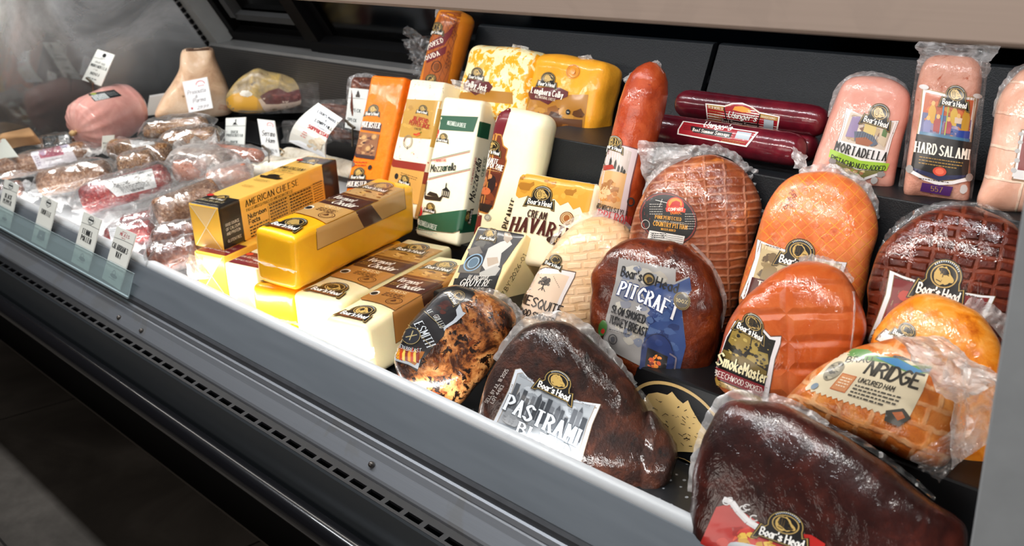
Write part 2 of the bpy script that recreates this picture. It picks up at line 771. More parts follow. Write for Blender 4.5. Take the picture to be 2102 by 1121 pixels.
# thick, thin, nib angle, serif, shear, width
ST = {'sans': (.13, .12, 0, 0, 0, .8), 'bold': (.2, .18, 0, 0, 0, .85), 'cond': (.13, .12, 0, 0, 0, .55), 'boldc': (.19, .17, 0, 0, 0, .58),
      'serif': (.17, .06, 0, .16, 0, .85), 'didot': (.2, .075, 0, .15, 0, .55), 'slab': (.22, .1, 0, .2, 0, .85), 'slabc': (.2, .1, 0, .16, 0, .6),
      'ital': (.14, .08, .3, 0, .28, .75), 'script': (.17, .06, .7, 0, .32, .72), 'black': (.21, .07, .75, .05, 0, .62), 'hand': (.09, .08, 0, 0, .2, .75)}


class Label:
    def __init__(s, body, quad, W, H, step=6.0, mat=None):
        s.body, s.W, s.H, s.step, s.mat = body, W, H, min(step, 5.5) if mat is None else step, mat or PRINT
        s.items = []
        s.ly = 0
        s.q = quad
        # homography label -> photo pixel
        src = [(0, 0), (W, 0), (W, H), (0, H)]
        A = []
        for (x, y), (X, Y) in zip(src, quad):
            A.append([x, y, 1, 0, 0, 0, -X * x, -X * y, X])
            A.append([0, 0, 0, x, y, 1, -Y * x, -Y * y, Y])
        n = 8
        for i in range(n):
            p = max(range(i, n), key=lambda r: abs(A[r][i]))
            A[i], A[p] = A[p], A[i]
            for r in range(n):
                if r != i:
                    f = A[r][i] / A[i][i]
                    if f:
                        A[r] = [a - f * b for a, b in zip(A[r], A[i])]
        s.h = [A[i][8] / A[i][i] for i in range(n)] + [1]
        h = s.h
        s.inv = Matrix(((h[0], h[1], h[2]), (h[3], h[4], h[5]), (h[6], h[7], 1))).inverted()

    def to(s, x, y):
        h = s.h
        w_ = h[6] * x + h[7] * y + 1
        return ((h[0] * x + h[1] * y + h[2]) / w_, (h[3] * x + h[4] * y + h[5]) / w_)

    def px(s, x, y):
        v = s.inv @ Vector((x, y, 1))
        return (v.x / v.z, v.y / v.z)

    def poly(s, pts, c, base=True, px=False, dl=1.6, clamp=False):
        if px:
            pts = [s.px(*p) for p in pts]
        if clamp:
            pts = [(min(max(x, .5), s.W - .5), min(max(y, .5), s.H - .5)) for x, y in pts]
        s.ly += dl
        s.items.append((base, pts, lin(c), s.ly))
        return s

    def rect(s, x0, y0, x1, y1, c):
        return s.poly([(x0, y0), (x1, y0), (x1, y1), (x0, y1)], c)

    def ell(s, cx, cy, rx, ry, c, n=28, a0=0, a1=360):
        return s.poly([(cx + rx * math.cos(math.radians(a0 + (a1 - a0) * i / n)), cy + ry * math.sin(math.radians(a0 + (a1 - a0) * i / n))) for i in range(n + (a1 - a0 < 360))], c)

    def line(s, pts, wd, c, closed=False):
        s.ly += .5
        pts = list(pts) + ([pts[0]] if closed else [])
        for a, b in zip(pts, pts[1:]):
            L = math.hypot(b[0] - a[0], b[1] - a[1])
            k = max(1, int(L / s.step))
            dx, dy = (b[0] - a[0]) / max(L, 1e-9), (b[1] - a[1]) / max(L, 1e-9)
            for i in range(k):
                p = (a[0] + (b[0] - a[0]) * i / k, a[1] + (b[1] - a[1]) * i / k)
                q = (a[0] + (b[0] - a[0]) * (i + 1) / k, a[1] + (b[1] - a[1]) * (i + 1) / k)
                w_ = wd / 2
                s.items.append((False, [(p[0] - dy * w_, p[1] + dx * w_), (q[0] - dy * w_, q[1] + dx * w_), (q[0] + dy * w_, q[1] - dx * w_), (p[0] + dy * w_, p[1] - dx * w_)], lin(c), s.ly))
        return s

    def ring(s, cx, cy, rx, ry, wd, c, n=28, a0=0, a1=360):
        return s.line([(cx + rx * math.cos(math.radians(a0 + (a1 - a0) * i / n)), cy + ry * math.sin(math.radians(a0 + (a1 - a0) * i / n))) for i in range(n + 1)], wd, c)

    def text(s, tx, x, y, h, c, st='sans', w=None, al='l', rot=0, arc=0, out=None, px=False, sp=.17, dot=False):
        if px:
            x, y = s.px(x, y)
        T, t, ang, ser, sh, ws = ST[st]
        if out:
            s._text(tx, x, y, h, out[0], (T + out[1], t + out[1], ang, ser + out[1] * .3 if ser else 0, sh, ws), w, al, rot, arc, sp)
        return s._text(tx, x, y, h, c, (T, t, ang, ser, sh, ws), w, al, rot, arc, sp)

    def _text(s, tx, x, y, h, c, style, w, al, rot, arc, sp):
        T, t, ang, ser, sh, ws = style
        s.ly += 2.5
        cur, gl = 0, []
        small = h < 5
        for ch in tx:
            if ch == ' ':
                cur += .42 * ws
                continue
            g, gw = glyph(ch)
            gl.append((cur, g, gw))
            cur += gw * ws + sp * (ws + .35) + (ser * .9 if ser else 0)
        tot = max(cur - sp, .01)
        k = (w / (tot * h)) if w else 1
        if al == 'c':
            x0 = -tot * k * h / 2
        elif al == 'r':
            x0 = -tot * k * h
        else:
            x0 = 0
        cr, sr = math.cos(math.radians(rot)), math.sin(math.radians(rot))
        ctr = x0 + tot * k * h / 2

        def tr(px_, py):
            X = x0 + (px_ + sh * py) * k * h
            Yv = -py * h
            if arc:
                q = (X - ctr) / (tot * k * h / 2)
                Yv -= arc * (1 - q * q)
            return (x + X * cr - Yv * sr, y + X * sr + Yv * cr)
        col = lin(c)
        for cur, g, gw in gl:
            for pl in g:
                if small and len(pl) > 6:
                    pl = pl[::2] + ([pl[-1]] if len(pl) % 2 == 0 else [])
                pl = [(cur + p[0] * ws, p[1]) for p in pl]
                for i, (a, b) in enumerate(zip(pl, pl[1:])):
                    dx, dy = (b[0] - a[0]) * k, b[1] - a[1]
                    L = math.hypot(dx, dy)
                    if L < 1e-6:
                        continue
                    dx, dy = dx / L, dy / L
                    hw = (t + (T - t) * abs(dy * math.cos(ang) - dx * math.sin(ang))) / 2 * min(1, k) ** .75
                    ext = hw * .55
                    ax_, ay = a[0] - dx * ext / k, a[1] - dy * ext
                    bx, by = b[0] + dx * ext / k, b[1] + dy * ext
                    nx, ny = -dy * hw / k, dx * hw
                    m_ = max(1, int(L * h / s.step + .5))
                    for q in range(m_):
                        f0, f1 = q / m_, (q + 1) / m_
                        x0_, y0_, x1_, y1_ = ax_ + (bx - ax_) * f0, ay + (by - ay) * f0, ax_ + (bx - ax_) * f1, ay + (by - ay) * f1
                        s.items.append((False, [tr(x0_ + nx, y0_ + ny), tr(x1_ + nx, y1_ + ny), tr(x1_ - nx, y1_ - ny), tr(x0_ - nx, y0_ - ny)], col, s.ly))
                if ser and not small and len(pl) > 1:
                    for e, o in ((pl[0], pl[1]), (pl[-1], pl[-2])):
                        if abs(e[1] - o[1]) > .5 * abs(e[0] - o[0]):
                            hh = max(t, .05) / 2
                            sw = ser * .75 / k ** .5
                            s.items.append((False, [tr(e[0] - sw, e[1] - hh), tr(e[0] + sw, e[1] - hh), tr(e[0] + sw, e[1] + hh), tr(e[0] - sw, e[1] + hh)], col, s.ly))
        return s

    def lines(s, x, y, w, n, gap, c, h=1.6, jag=.3, seed=1):      # small print too fine to read
        r = random.Random(seed)
        for i in range(n):
            xx = x
            s.ly += 1
            while xx < x + w * (1 - jag * r.random() * (i == n - 1)):
                l = r.uniform(2, 6) * h / 1.6
                s.items.append((False, [(xx, y + i * gap), (min(xx + l, x + w), y + i * gap), (min(xx + l, x + w), y + i * gap + h), (xx, y + i * gap + h)], lin(c), s.ly))
                xx += l + h * .8
        return s

    def bars(s, x, y, w, h, c='111', seed=3, bg=None):
        r = random.Random(seed)
        if bg:
            s.rect(x - 1, y - 1, x + w + 1, y + h + 1, bg)
        s.ly += 1
        xx = x
        while xx < x + w:
            l = r.choice((.5, .8, 1.3)) * w / 26
            s.items.append((False, [(xx, y), (min(xx + l, x + w), y), (min(xx + l, x + w), y + h), (xx, y + h)], lin(c), s.ly))
            xx += l + r.choice((.6, 1)) * w / 26
        return s

    def mottle(s, x0, y0, x1, y1, cols, n, smin, smax, seed=1, asp=1.0):
        r = random.Random(seed)
        for i in range(n):
            a = r.uniform(smin, smax)
            b = a * r.uniform(.4, 1) * asp
            cx, cy = r.uniform(x0 + a, x1 - a) if x1 - x0 > 2 * a else (x0 + x1) / 2, r.uniform(y0 + b, y1 - b) if y1 - y0 > 2 * b else (y0 + y1) / 2
            ph = [r.uniform(.65, 1.1) for _ in range(9)]
            s.poly([(cx + a * ph[k] * math.cos(k * .698), cy + b * ph[k] * math.sin(k * .698)) for k in range(9)], r.choice(cols), base=a > s.step, dl=.25)
        return s

    def logo(s, cx, cy, w, px=False, rot=0, head=True):
        """black plaque with gilt edge: boar's head in an oval over the name"""
        if px:
            cx, cy = s.px(cx, cy)
        cr, sr = math.cos(math.radians(rot)), math.sin(math.radians(rot))
        k = w

        def T(p):
            return [(cx + (x * cr - y * sr) * k, cy + (x * sr + y * cr) * k) for x, y in p]

        def shape(g):
            a = [(math.cos(math.radians(q)) * (.315 + g), -.1 + math.sin(math.radians(q)) * -(.30 + g)) for q in range(200, -21, -14)]
            return [(-.5 - g, .37 + g), (-.42 - g, .02 - g), (-.345 - g, .055 - g)] + a + [(.345 + g, .055 - g), (.42 + g, .02 - g), (.5 + g, .37 + g), (.40, .35 + g), (.37, .29 + g), (-.37, .29 + g), (-.40, .35 + g)]
        s.poly(T(shape(.02)), '15120d')
        s.poly(T(shape(0)), 'a58a4c')
        s.poly(T(shape(-.018)), '100f10')
        O = [(math.cos(i * .2244) * .245, -.12 + math.sin(i * .2244) * .205) for i in range(28)]
        s.poly(T(O), 'b4975a')
        s.poly(T([(x * .9, -.12 + (y + .12) * .9) for x, y in O]), '15120e')
        hd = [(-.17, -.06), (-.185, -.14), (-.15, -.23), (-.09, -.275), (-.04, -.265), (-.01, -.29), (.02, -.255), (.06, -.235), (.10, -.17), (.17, -.115), (.195, -.07), (.18, -.035), (.12, -.03), (.10, .0), (.06, .025), (.02, .015), (-.03, .05), (-.08, .035), (-.13, .01)]
        if head:
            s.poly(T(hd), 'c3a35c', base=False)
            for a, b in (((-.13, -.2), (-.1, -.06)), ((-.08, -.23), (-.06, -.08)), ((-.03, -.2), (-.02, -.03)), ((.03, -.16), (.08, -.14)), ((.06, -.06), (.15, -.07)), ((-.12, -.03), (-.02, -.01))):
                s.line(T([a, b]), k * .018, '4c3b1c')
        p = T([(0, .255)])[0]
        s.text("Boar's Head", p[0], p[1], k * .165, 'f4f2ec', 'black', w=k * .76, al='c', rot=rot, sp=.12)
        if k > 45:
            for q in range(-52, 53, 8):
                a = math.radians(q)
                e = T([(math.sin(a) * .275, -.11 - math.cos(a) * .262), (math.sin(a + .07) * .275, -.11 - math.cos(a + .07) * .262)])
                s.line(e, k * .032, 'b9c3cc')
            s.line(T([(-.08, .312 - .03), (.08, .312 - .03)]), k * .014, 'a58a4c')
        return s

    def build(s, name='label', parent=None, lift=.0006, label=None):
        bv = BV[s.body]
        cx, cy = s.to(s.W / 2, s.H / 2)
        vs, fs, fc, vn = [], [], [], {}

        def hit(x, y, ly):
            X, Y = s.to(x, y)
            for k in range(12):
                r = ray(X, Y).normalized()
                loc, nm, fi, ds = bv.ray_cast(CAM, r, 20)
                if loc is not None:
                    if nm.dot(r) > 0:
                        nm = -nm
                    nm = (nm - r * .3).normalized()
                    return loc + nm * (lift + ly * .00004)
                X, Y = X + (cx - X) * .06, Y + (cy - Y) * .06
            return None
        for base, pts, c, ly in s.items:
            if base and len(pts) >= 3:
                st = s.step
                b = []
                for a, e in zip(pts, pts[1:] + pts[:1]):
                    L = math.hypot(e[0] - a[0], e[1] - a[1])
                    k = max(1, int(L / st))
                    b += [Vector((a[0] + (e[0] - a[0]) * i / k, a[1] + (e[1] - a[1]) * i / k)) for i in range(k)]
                m = len(b)
                x0, x1 = min(p.x for p in b), max(p.x for p in b)
                y0, y1 = min(p.y for p in b), max(p.y for p in b)
                gp = []
                y = y0 + st / 2
                while y < y1:
                    x = x0 + st / 2
                    while x < x1:
                        gp.append(Vector((x, y)))
                        x += st
                    y += st
                r = delaunay_2d_cdt(b + gp, [(i, (i + 1) % m) for i in range(m)], [list(range(m))], 1, 1e-5)
                P, F = r[0], r[2]
                P = [(p.x, p.y) for p in P]
            else:
                P, F = pts, [list(range(len(pts)))]
            H = [hit(x, y, ly) for x, y in P]
            k = len(vs)
            ok = [h is not None for h in H]
            vs += [h if h is not None else CAM for h in H]
            for f in F:
                if all(ok[i] for i in f):
                    fs.append([i + k for i in f])
                    fc.append(c)
        used = sorted({i for f in fs for i in f})
        mp = {q: i for i, q in enumerate(used)}
        vs = [vs[i] for i in used]
        fs = [[mp[i] for i in f] for f in fs]
        # every face towards the reader
        for i, f in enumerate(fs):
            a, b, c_ = vs[f[0]], vs[f[1]], vs[f[2]]
            if (b - a).cross(c_ - a).dot(CAM - a) < 0:
                fs[i] = f[::-1]
        o = put(name, vs, fs, s.mat, parent, s.mat is PRINT, label=label)
        at_ = o.data.color_attributes.new('ink', 'FLOAT_COLOR', 'CORNER')
        buf = []
        for f, c in zip(fs, fc):
            buf += [c[0], c[1], c[2], 1.0] * len(f)
        at_.data.foreach_set('color', buf)
        return o

# ------------------------------------------------------------------ the place: floor, walls, refrigerated case
def floor_mat():
    m = NT('stained_concrete')
    tc = m.n('TexCoord')
    a = m.noise(2.2, 7, .62, tc.outputs['Object'], .5)
    c = m.ramp(a.outputs[0], [(.3, '3d3935'), (.5, '57524c'), (.7, '716b64')])
    br = m.n('TexBrick', offset=.5)
    for k_, v_ in (('Scale', 1), ('Brick Width', 1.2), ('Row Height', .6), ('Mortar Size', .004), ('Mortar Smooth', .3)):
        br.inputs[k_].default_value = v_
    mp = m.n('Mapping')
    mp.inputs['Location'].default_value = (.3, .25, 0)
    m.l(tc.outputs['Object'], mp.inputs[0])
    m.l(mp.outputs[0], br.inputs[0])
    c = m.mix(br.outputs['Fac'], c, '24211f')
    m.l(c, m.b.inputs['Base Color'])
    m.l(m.math('MULTIPLY_ADD', a.outputs[0], .3, .35), m.b.inputs['Roughness'])
    m.l(m.bump(m.noise(60, 4, .6, tc.outputs['Object']).outputs[0], .15), m.b.inputs['Normal'])
    return m.m


def steel(name, c, rough, stain=None, metal=.5):
    m = NT(name)
    m.set(Metallic=metal, Roughness=rough)
    tc = m.n('TexCoord')
    mp = m.n('Mapping')
    mp.inputs['Scale'].default_value = (.6, 60, 60)
    m.l(tc.outputs['Object'], mp.inputs[0])
    a = m.noise(6, 4, .6, mp.outputs[0])
    l = lin(c)
    col = m.ramp(a.outputs[0], [(.3, tuple(k * .965 for k in l)), (.7, tuple(k * 1.03 for k in l))])
    b = m.noise(5, 4, .6, tc.outputs['Object'], 1.2)
    col = m.mix(m.math('MULTIPLY', m.ramp(b.outputs[0], [(.56, '000'), (.6, 'fff')]), .25), col, stain or c)
    m.l(col, m.b.inputs['Base Color'])
    m.l(m.bump(a.outputs[0], .03), m.b.inputs['Normal'])
    return m.m


def perforated():
    m = NT('perforated_steel')
    m.set(Metallic=.4, Roughness=.4)
    tc = m.n('TexCoord')
    sp = m.n('SeparateXYZ')
    m.l(tc.outputs['Object'], sp.inputs[0])

    def cell(o):
        return m.math('ABSOLUTE', m.math('SUBTRACT', m.math('FRACT', m.math('MULTIPLY', o, 150)), .5))
    x, z = cell(sp.outputs[0]), cell(sp.outputs[2])
    d = m.math('SQRT', m.math('ADD', m.math('MULTIPLY', x, x), m.math('MULTIPLY', z, z)))
    m.l(m.ramp(d, [(.27, '0a0a0a'), (.33, '464442')]), m.b.inputs['Base Color'])
    return m.m


def plastic_black(name='black_textured_plastic', c='131619', b=.5):
    m = NT(name)
    m.set(Roughness=.42, Specular_IOR_Level=.28)
    m.b.inputs['Base Color'].default_value = (*lin(c), 1)
    tc = m.n('TexCoord')
    m.l(m.bump(m.noise(420, 3, .6, tc.outputs['Object']).outputs[0], b, .0016), m.b.inputs['Normal'])
    return m.m


def glass_end():
    m = NT('fogged_glass')
    m.t.nodes.remove(m.b)
    tc = m.n('TexCoord')
    a = m.noise(3.2, 6, .62, tc.outputs['Object'], 1.0)
    sp = m.n('SeparateXYZ')
    m.l(tc.outputs['Object'], sp.inputs[0])
    up = m.n('MapRange')
    m.l(sp.outputs[2], up.inputs[0])
    up.inputs[1].default_value, up.inputs[2].default_value = 1.0, 1.35
    fr = m.n('MapRange')
    m.l(sp.outputs[1], fr.inputs[0])
    fr.inputs[1].default_value, fr.inputs[2].default_value = .75, .2
    fog = m.math('MULTIPLY', m.math('MULTIPLY', m.ramp(a.outputs[0], [(.25, '000'), (.8, 'fff')]), up.outputs[0]), m.math('MULTIPLY_ADD', fr.outputs[0], .75, .25))
    tr = m.n('BsdfTransparent')
    tr.inputs[0].default_value = (.8, .84, .84, 1)
    df = m.n('BsdfDiffuse')
    df.inputs[0].default_value = (.75, .76, .78, 1)
    g = m.n('BsdfGlossy')
    g.inputs['Roughness'].default_value = .03
    m1, m2 = m.n('MixShader'), m.n('MixShader')
    m.l(m.math('MULTIPLY_ADD', fog, .9, .05), m1.inputs[0])
    m.l(tr.outputs[0], m1.inputs[1])
    m.l(df.outputs[0], m1.inputs[2])
    m.l(m.math('MULTIPLY_ADD', fog, -.08, .075), m2.inputs[0])
    m.l(m1.outputs[0], m2.inputs[1])
    m.l(g.outputs[0], m2.inputs[2])
    m.l(m2.outputs[0], m.out.inputs[0])
    return m.m


def pane(name, c, rough=.1, fac=.85):
    m = NT(name)
    m.t.nodes.remove(m.b)
    tr = m.n('BsdfTransparent')
    tr.inputs[0].default_value = (*lin(c), 1)
    g = m.n('BsdfGlossy')
    g.inputs['Roughness'].default_value = rough
    fr = m.n('Fresnel', IOR=1.45)
    mx = m.n('MixShader')
    m.l(m.math('MULTIPLY', fr.outputs[0], fac), mx.inputs[0])
    m.l(tr.outputs[0], mx.inputs[1])
    m.l(g.outputs[0], mx.inputs[2])
    m.l(mx.outputs[0], m.out.inputs[0])
    return m.m


LEDM = NT('led_lens')
LEDM.set(Emission_Strength=6)
LEDM.b.inputs['Emission Color'].default_value = (1, .97, .92, 1)
LEDM = LEDM.m
GREY = plain('grey_enamel', '565c62', .38, .0, .05, 9, stretch=(.5, 6, 6))
DKGREY = plain('groove_shade_grey', '3a3c40', .42, 0, .12, 40)
STEEL = steel('brushed_steel', '767a80', .42, '6a675f')
HSTEEL = steel('brushed_steel_canopy', 'b8a496', .5, 'a8968a', .12)
BLACKG = plain('black_panel', '030303', .6, 0, spec=.04)
BLACKM = plain('black_matte', '060607', .5, spec=.12)
BLKP = plastic_black()
BLKS = plastic_black('black_smooth_plastic', '0d0e10', .12)
XL, XR = -3.19, -0.10

struct(MB().box((-9, -7, -.06), (4, 6, 0)).put('floor', floor_mat()))
struct(MB().box((-9, 3.4, 0), (4, 3.5, 3.2)).put('wall_back', plain('dark_wall', '1a1d20', .7, 0, .3, 2)))
struct(MB().box((-6.1, -7, 0), (-6, 3.4, 3.2)).put('wall_left', plain('dark_side_wall', '2b2624', .7, 0, .4, 1.2)))

case = thing('display_case', 'long grey refrigerated deli case with black base holding meats and cheeses', 'display case', (-1.7, .3, 0))
MB().prism([(-.048, .745), (-.006, .7955), (.012, .7955), (.012, .70), (-.048, .66)], -4.2, XR).put('front_rail', GREY, case)
MB().prism([(-.0045 + .0125 * math.cos(q * .2618) + .0135, .7955 + .0125 * math.sin(q * .2618)) for q in range(24)], -4.2, XR).put('rail_cap', plain('rail_cap_highlight', 'c3c7ca', .3, 0, .03, 12), case, True)  # paler than the rail: brightness of the lit edge put into its colour
MB().box((-3.19, .021, .779), (-.2, .0268, .793)).put('rail_light', LEDM, case, label='thin lamp strip inside the front rail')
MB().prism([(-.0525, .66), (-.0525, .7385), (-.0485, .743), (-.047, .743), (-.047, .66)], -4.2, XR).put('tag_groove', DKGREY, case)  # solid strip; shade of the gap under the rail put into its colour
MB().prism([(-.0605, .66), (-.0605, .7215), (-.058, .7285), (-.0545, .7305), (-.052, .7295), (-.051, .66)], -4.2, XR).put('groove_lip', STEEL, case)
MB().prism([(-.060, .60), (-.060, .7195), (-.064, .7185), (-.0705, .7105), (-.0875, .695), (-.0895, .691), (-.0895, .60)], -4.2, XR).put('front_apron', STEEL, case)
for px, py in ((762, 954), (290, 679), (244, 652)):
    p = at(px, py, -.081)
    tube(case, 'screw', p + Vector((0, .004, -.003)), p + Vector((0, -.0035, .0035)), .0052, plain('screw_steel', '5a5653', .35, .8), [(0, .9), (.5, 1), (.8, .8), (1, .2)], 14, seg=2)
g = MB()
gx = -4.2
ZG = lambda y: .6875 + (y + .088) * .22
def plate(a, b, x0, x1):
    g.prism([(a, ZG(a)), (b, ZG(b)), (b, ZG(b) - .004), (a, ZG(a) - .004)], x0, x1)
plate(-.102, -.088, -4.2, XR)
plate(-.1165, -.1115, -4.2, XR)
while gx < XR:
    plate(-.1115, -.102, gx, gx + .0105)
    gx += .0445
g.put('air_grille', plain('grille_black', '17181b', .38, .2, .2, 60), case)
MB().prism([(-.119, .677), (-.1165, .6805), (-.1155, .6805), (-.1155, .60), (-.119, .60)], -4.2, XR).put('grille_edge', plain('grille_edge_steel', '555b60', .3, .7), case)
MB().prism([(-.100, .62), (-.1165, .62), (-.122, .57), (.118, .150), (.138, .126), (.30, .118), (.32, .0), (.5, 0), (.5, .64), (-.06, .66), (-.06, .62)], -4.2, XR).put('lower_front', BLACKG, case)
MB().prism([(.112, .1535), (.121, .141), (.136, .1235), (.140, .126), (.124, .145), (.116, .158)], -4.2, XR).put('kick_trim', plain('trim_steel', '6d675f', .35, .7), case)
tube(case, 'bumper', (-4.2, -.143, .598), (XR, -.143, .598), .021, plain('bumper_black', '101013', .2, coat=.5), [(0, 1), (1, 1)], 28, seg=4)
MB().prism([(-.030, 1.3745), (-.033, 1.378), (-.033, 1.62), (.12, 1.62), (.12, 1.3745)], -4.2, XR).put('canopy', HSTEEL, case)
MB().box((-3.15, .03, 1.373), (-.2, .08, 1.3745)).put('light_strip', LEDM, case, label='glowing lamp strip under the canopy')
MB().box((-.302, -.016, .80), (-.13, .020, 1.377)).put('end_post', plain('post_grey', '9a9fa2', .45, 0, .06, 20), case, bevel=.003)
MB().prism([(.026, .738), (.80, .738 + .2 * .774), (.80, .66), (.026, .66)], XL, -1.97).put('deck', plain('pale_deck', 'b9bcbf', .4, .2, .1, 12), case)
# black deck with drain holes
dk = NT('black_deck')
tc_ = dk.n('TexCoord')
vo = dk.n('TexVoronoi', Scale=70)
dk.l(tc_.outputs['Object'], vo.inputs[0])
dk.l(dk.ramp(vo.outputs['Distance'], [(.14, '6c6f73'), (.2, '141517')]), dk.b.inputs['Base Color'])
dk.set(Roughness=.3)
MB().prism([(.026, .7175), (.80, .787), (.80, .66), (.026, .66)], -1.97, XR).put('deck', dk.m, case)
# rear ledge with perforated air return
MB().prism([(.772, 1.148), (.90, 1.168), (.90, 1.02), (.80, 1.02), (.778, 1.02), (.770, 1.138)], XL, XR).put('rear_ledge', plain('ledge_grey', '6c6c6b', .4, .3, .1, 8), case)
MB().prism([(.764, 1.136), (.770, 1.140), (.778, 1.000), (.772, .998)], XL + .02, XR).put('air_return', perforated(), case)
MB().prism([(.78, .66), (.78, 1.02), (.9, 1.02), (.9, .66)], XL, XR).put('back_wall', BLACKM, case)
# sliding rear doors, leaning towards the front
ld = Vector((0, -.42, .62))
def slant(x, y0=.86, z0=1.163, k=0.0, e=1.0):
    return Vector((x, y0, z0)) + ld * k, Vector((x, y0, z0)) + ld * e
xs = at(668, 84, .84).x
for nm, x0, x1, c, dy in (('rear_door', XL + .06, xs + .05, '2d2f33', .015), ('rear_door', xs, XR, '64727c', -.008)):
    a0, a1 = slant(x0, .86 + dy)
    b0, b1 = slant(x1, .86 + dy)
    dr = MB().add([a0, b0, b1, a1, a0 + Vector((0, .006, .004)), b0 + Vector((0, .006, .004)), b1 + Vector((0, .006, .004)), a1 + Vector((0, .006, .004))],
                  [(0, 1, 2, 3), (7, 6, 5, 4), (0, 4, 5, 1), (1, 5, 6, 2), (2, 6, 7, 3), (3, 7, 4, 0)]).put(nm, pane('door_glass', c, .12), case)
    fr_ = MB()
    fr_.bar(a0 + ld * .02, b0 + ld * .02, .075, ld)
    fr_.bar(a1, b1, .06, ld)
    fr_.bar(a0, a1, .07, (1, 0, 0))
    fr_.bar(b0, b1, .045, (1, 0, 0))
    fr_.put('door_frame', BLACKM, dr)
x0 = XL + .155
a0, a1 = slant(x0, .855, 1.163, .13)
b0, b1 = slant(xs - .03, .855, 1.163, .13)
sf = MB()
sf.bar(a0, a1, .034, (1, 0, 0))
sf.bar(a0, b0, .022, ld)
sf.put('door_sash', plain('sash_grey', '48494a', .4, .3), case)
# end glass and its sloping frame
e0, e1 = slant(XL, .80, 1.15)
gl = MB().add([(XL, .03, .70), (XL, .80, .70), e0, e1, (XL, .03, 1.77), (XL - .008, .03, .70), (XL - .008, .80, .70), e0 - Vector((.008, 0, 0)), e1 - Vector((.008, 0, 0)), (XL - .008, .03, 1.77)],
              [(0, 1, 2, 3, 4), (9, 8, 7, 6, 5), (0, 5, 6, 1), (1, 6, 7, 2), (2, 7, 8, 3), (3, 8, 9, 4), (4, 9, 5, 0)]).put('end_glass', glass_end(), case)
ef = MB()
ef.bar(e0 + Vector((.03, .01, 0)), e1 + Vector((.03, .01, 0)), .062, (1, 0, 0))
ef.put('end_frame', plain('end_frame_grey', '8d8f8e', .4, .2, .08, 10), case)
gk = MB()
for i in range(34):
    p = e0.lerp(e1, i / 34) + Vector((.002, -.028, -.01))
    q = e0.lerp(e1, (i + .62) / 34) + Vector((.002, -.028, -.01))
    gk.bar(p, q, .012, (1, 0, 0))
gk.put('gasket', BLACKM, case)

# risers
t = thing('riser', 'long black plastic step at the front with a gold boar head ring on its face', 'display riser', (-.8, .34, .72))
rf = MB().prism([(.22, .7395), (.22, .857), (.2215, .8595), (.2245, .86), (.465, .86), (.465, .7615)], -1.36, XR - .02).put('step', BLKS, t, bvh=True)
def wall_quad(x0, x1, y, z0, z1):
    return [proj(Vector(p)) for p in ((x0, y, z1), (x1, y, z1), (x1, y, z0), (x0, y, z0))]
L = Label(rf, wall_quad(-.92, -.70, .22, .738, .858), 220, 120, 20)
L.ring(108, 66, 84, 58, 5, 'b89a63', 48)
hd = [(-60, 12), (-64, -8), (-50, -30), (-34, -38), (-16, -40), (-8, -48), (2, -40), (12, -36), (20, -44), (26, -34), (40, -18), (58, -4), (66, 10), (62, 20), (44, 22), (36, 34), (18, 40), (8, 44), (-6, 38), (-22, 46), (-40, 38), (-52, 30)]
L.poly([(108 + x * 1.02, 66 + y * .98) for x, y in hd], 'c2a66e')
r_ = random.Random(5)
for i in range(46):
    x, y = 108 + r_.uniform(-48, 40), 66 + r_.uniform(-26, 28)
    a = r_.uniform(-.9, .5)
    l_ = r_.uniform(3, 9)
    L.line([(x, y), (x + l_ * math.cos(a), y + l_ * math.sin(a))], r_.uniform(.5, 1.4), '17140f')
L.build('emblem', t, label='gold boar head emblem in a ring')

t = thing('riser', 'tall black textured plastic step behind the hams, carrying the sausages and mortadella', 'display riser', (-.8, .55, .76))
MB().box((-1.385, .472, .765), (XR - .02, .68, 1.1135)).put('step', BLKP, t, bevel=.002)
t = thing('riser', 'black step behind the muenster, carrying the smoked gouda', 'display riser', (-1.65, .64, .79))
MB().box((-1.86, .615, .79), (-1.387, .76, 1.112)).put('step', BLKP, t)
t = thing('riser', 'low black step hidden under the upright mozzarella and muenster', 'display riser', (-1.66, .53, .75))
MB().box((-1.97, .485, .77), (-1.37, .595, .846)).put('step', BLKS, t)
for nm, x0, x1 in (('black textured back board behind the colby cheeses', -1.80, -1.146), ('black textured back board behind the summer sausages and hard salami', -1.1335, XR - .02)):
    t = thing('back_board', nm, 'back board', ((x0 + x1) / 2, .70, 1.1135))
    MB().prism([(.665, 1.115), (.727, 1.277), (.733, 1.280), (.742, 1.280), (.680, 1.115)], x0, x1).put('board', BLKP, t, bevel=.0015)
t = thing('riser', 'black block under the cut cured ham at the back', 'display riser', (-2.85, .72, .86))
MB().box((-3.13, .662, .885), (-2.60, .766, .952)).put('block', BLKS, t, bevel=.003)
t = thing('riser', 'black block beside the orange muenster, behind the paper soppressata sign', 'display riser', (-2.15, .72, .86))
MB().box((-2.36, .662, .885), (-1.92, .766, .952)).put('block', BLKS, t, bevel=.003)

# ------------------------------------------------------------------ cheeses
def cheese(name, c, nz=.06, scale=9, rough=.36, spots=None, bump=.12, sss=.12, wr=.35):
    l = lin(c)
    return meat(name, [(.3, tuple(k * (1 - nz) for k in l)), (.7, tuple(min(1, k * (1 + nz)) for k in l))], scale, rough, .55, spots, None, bump, sss, wr, .4, 30)


def faces(c):
    P = [proj(q) for q in c]
    return {'F': [P[4], P[5], P[1], P[0]], 'R': [P[5], P[7], P[3], P[1]], 'T': [P[6], P[7], P[5], P[4]]}


def base_of(c):
    return (c[0] + c[1] + c[2] + c[3]) / 4


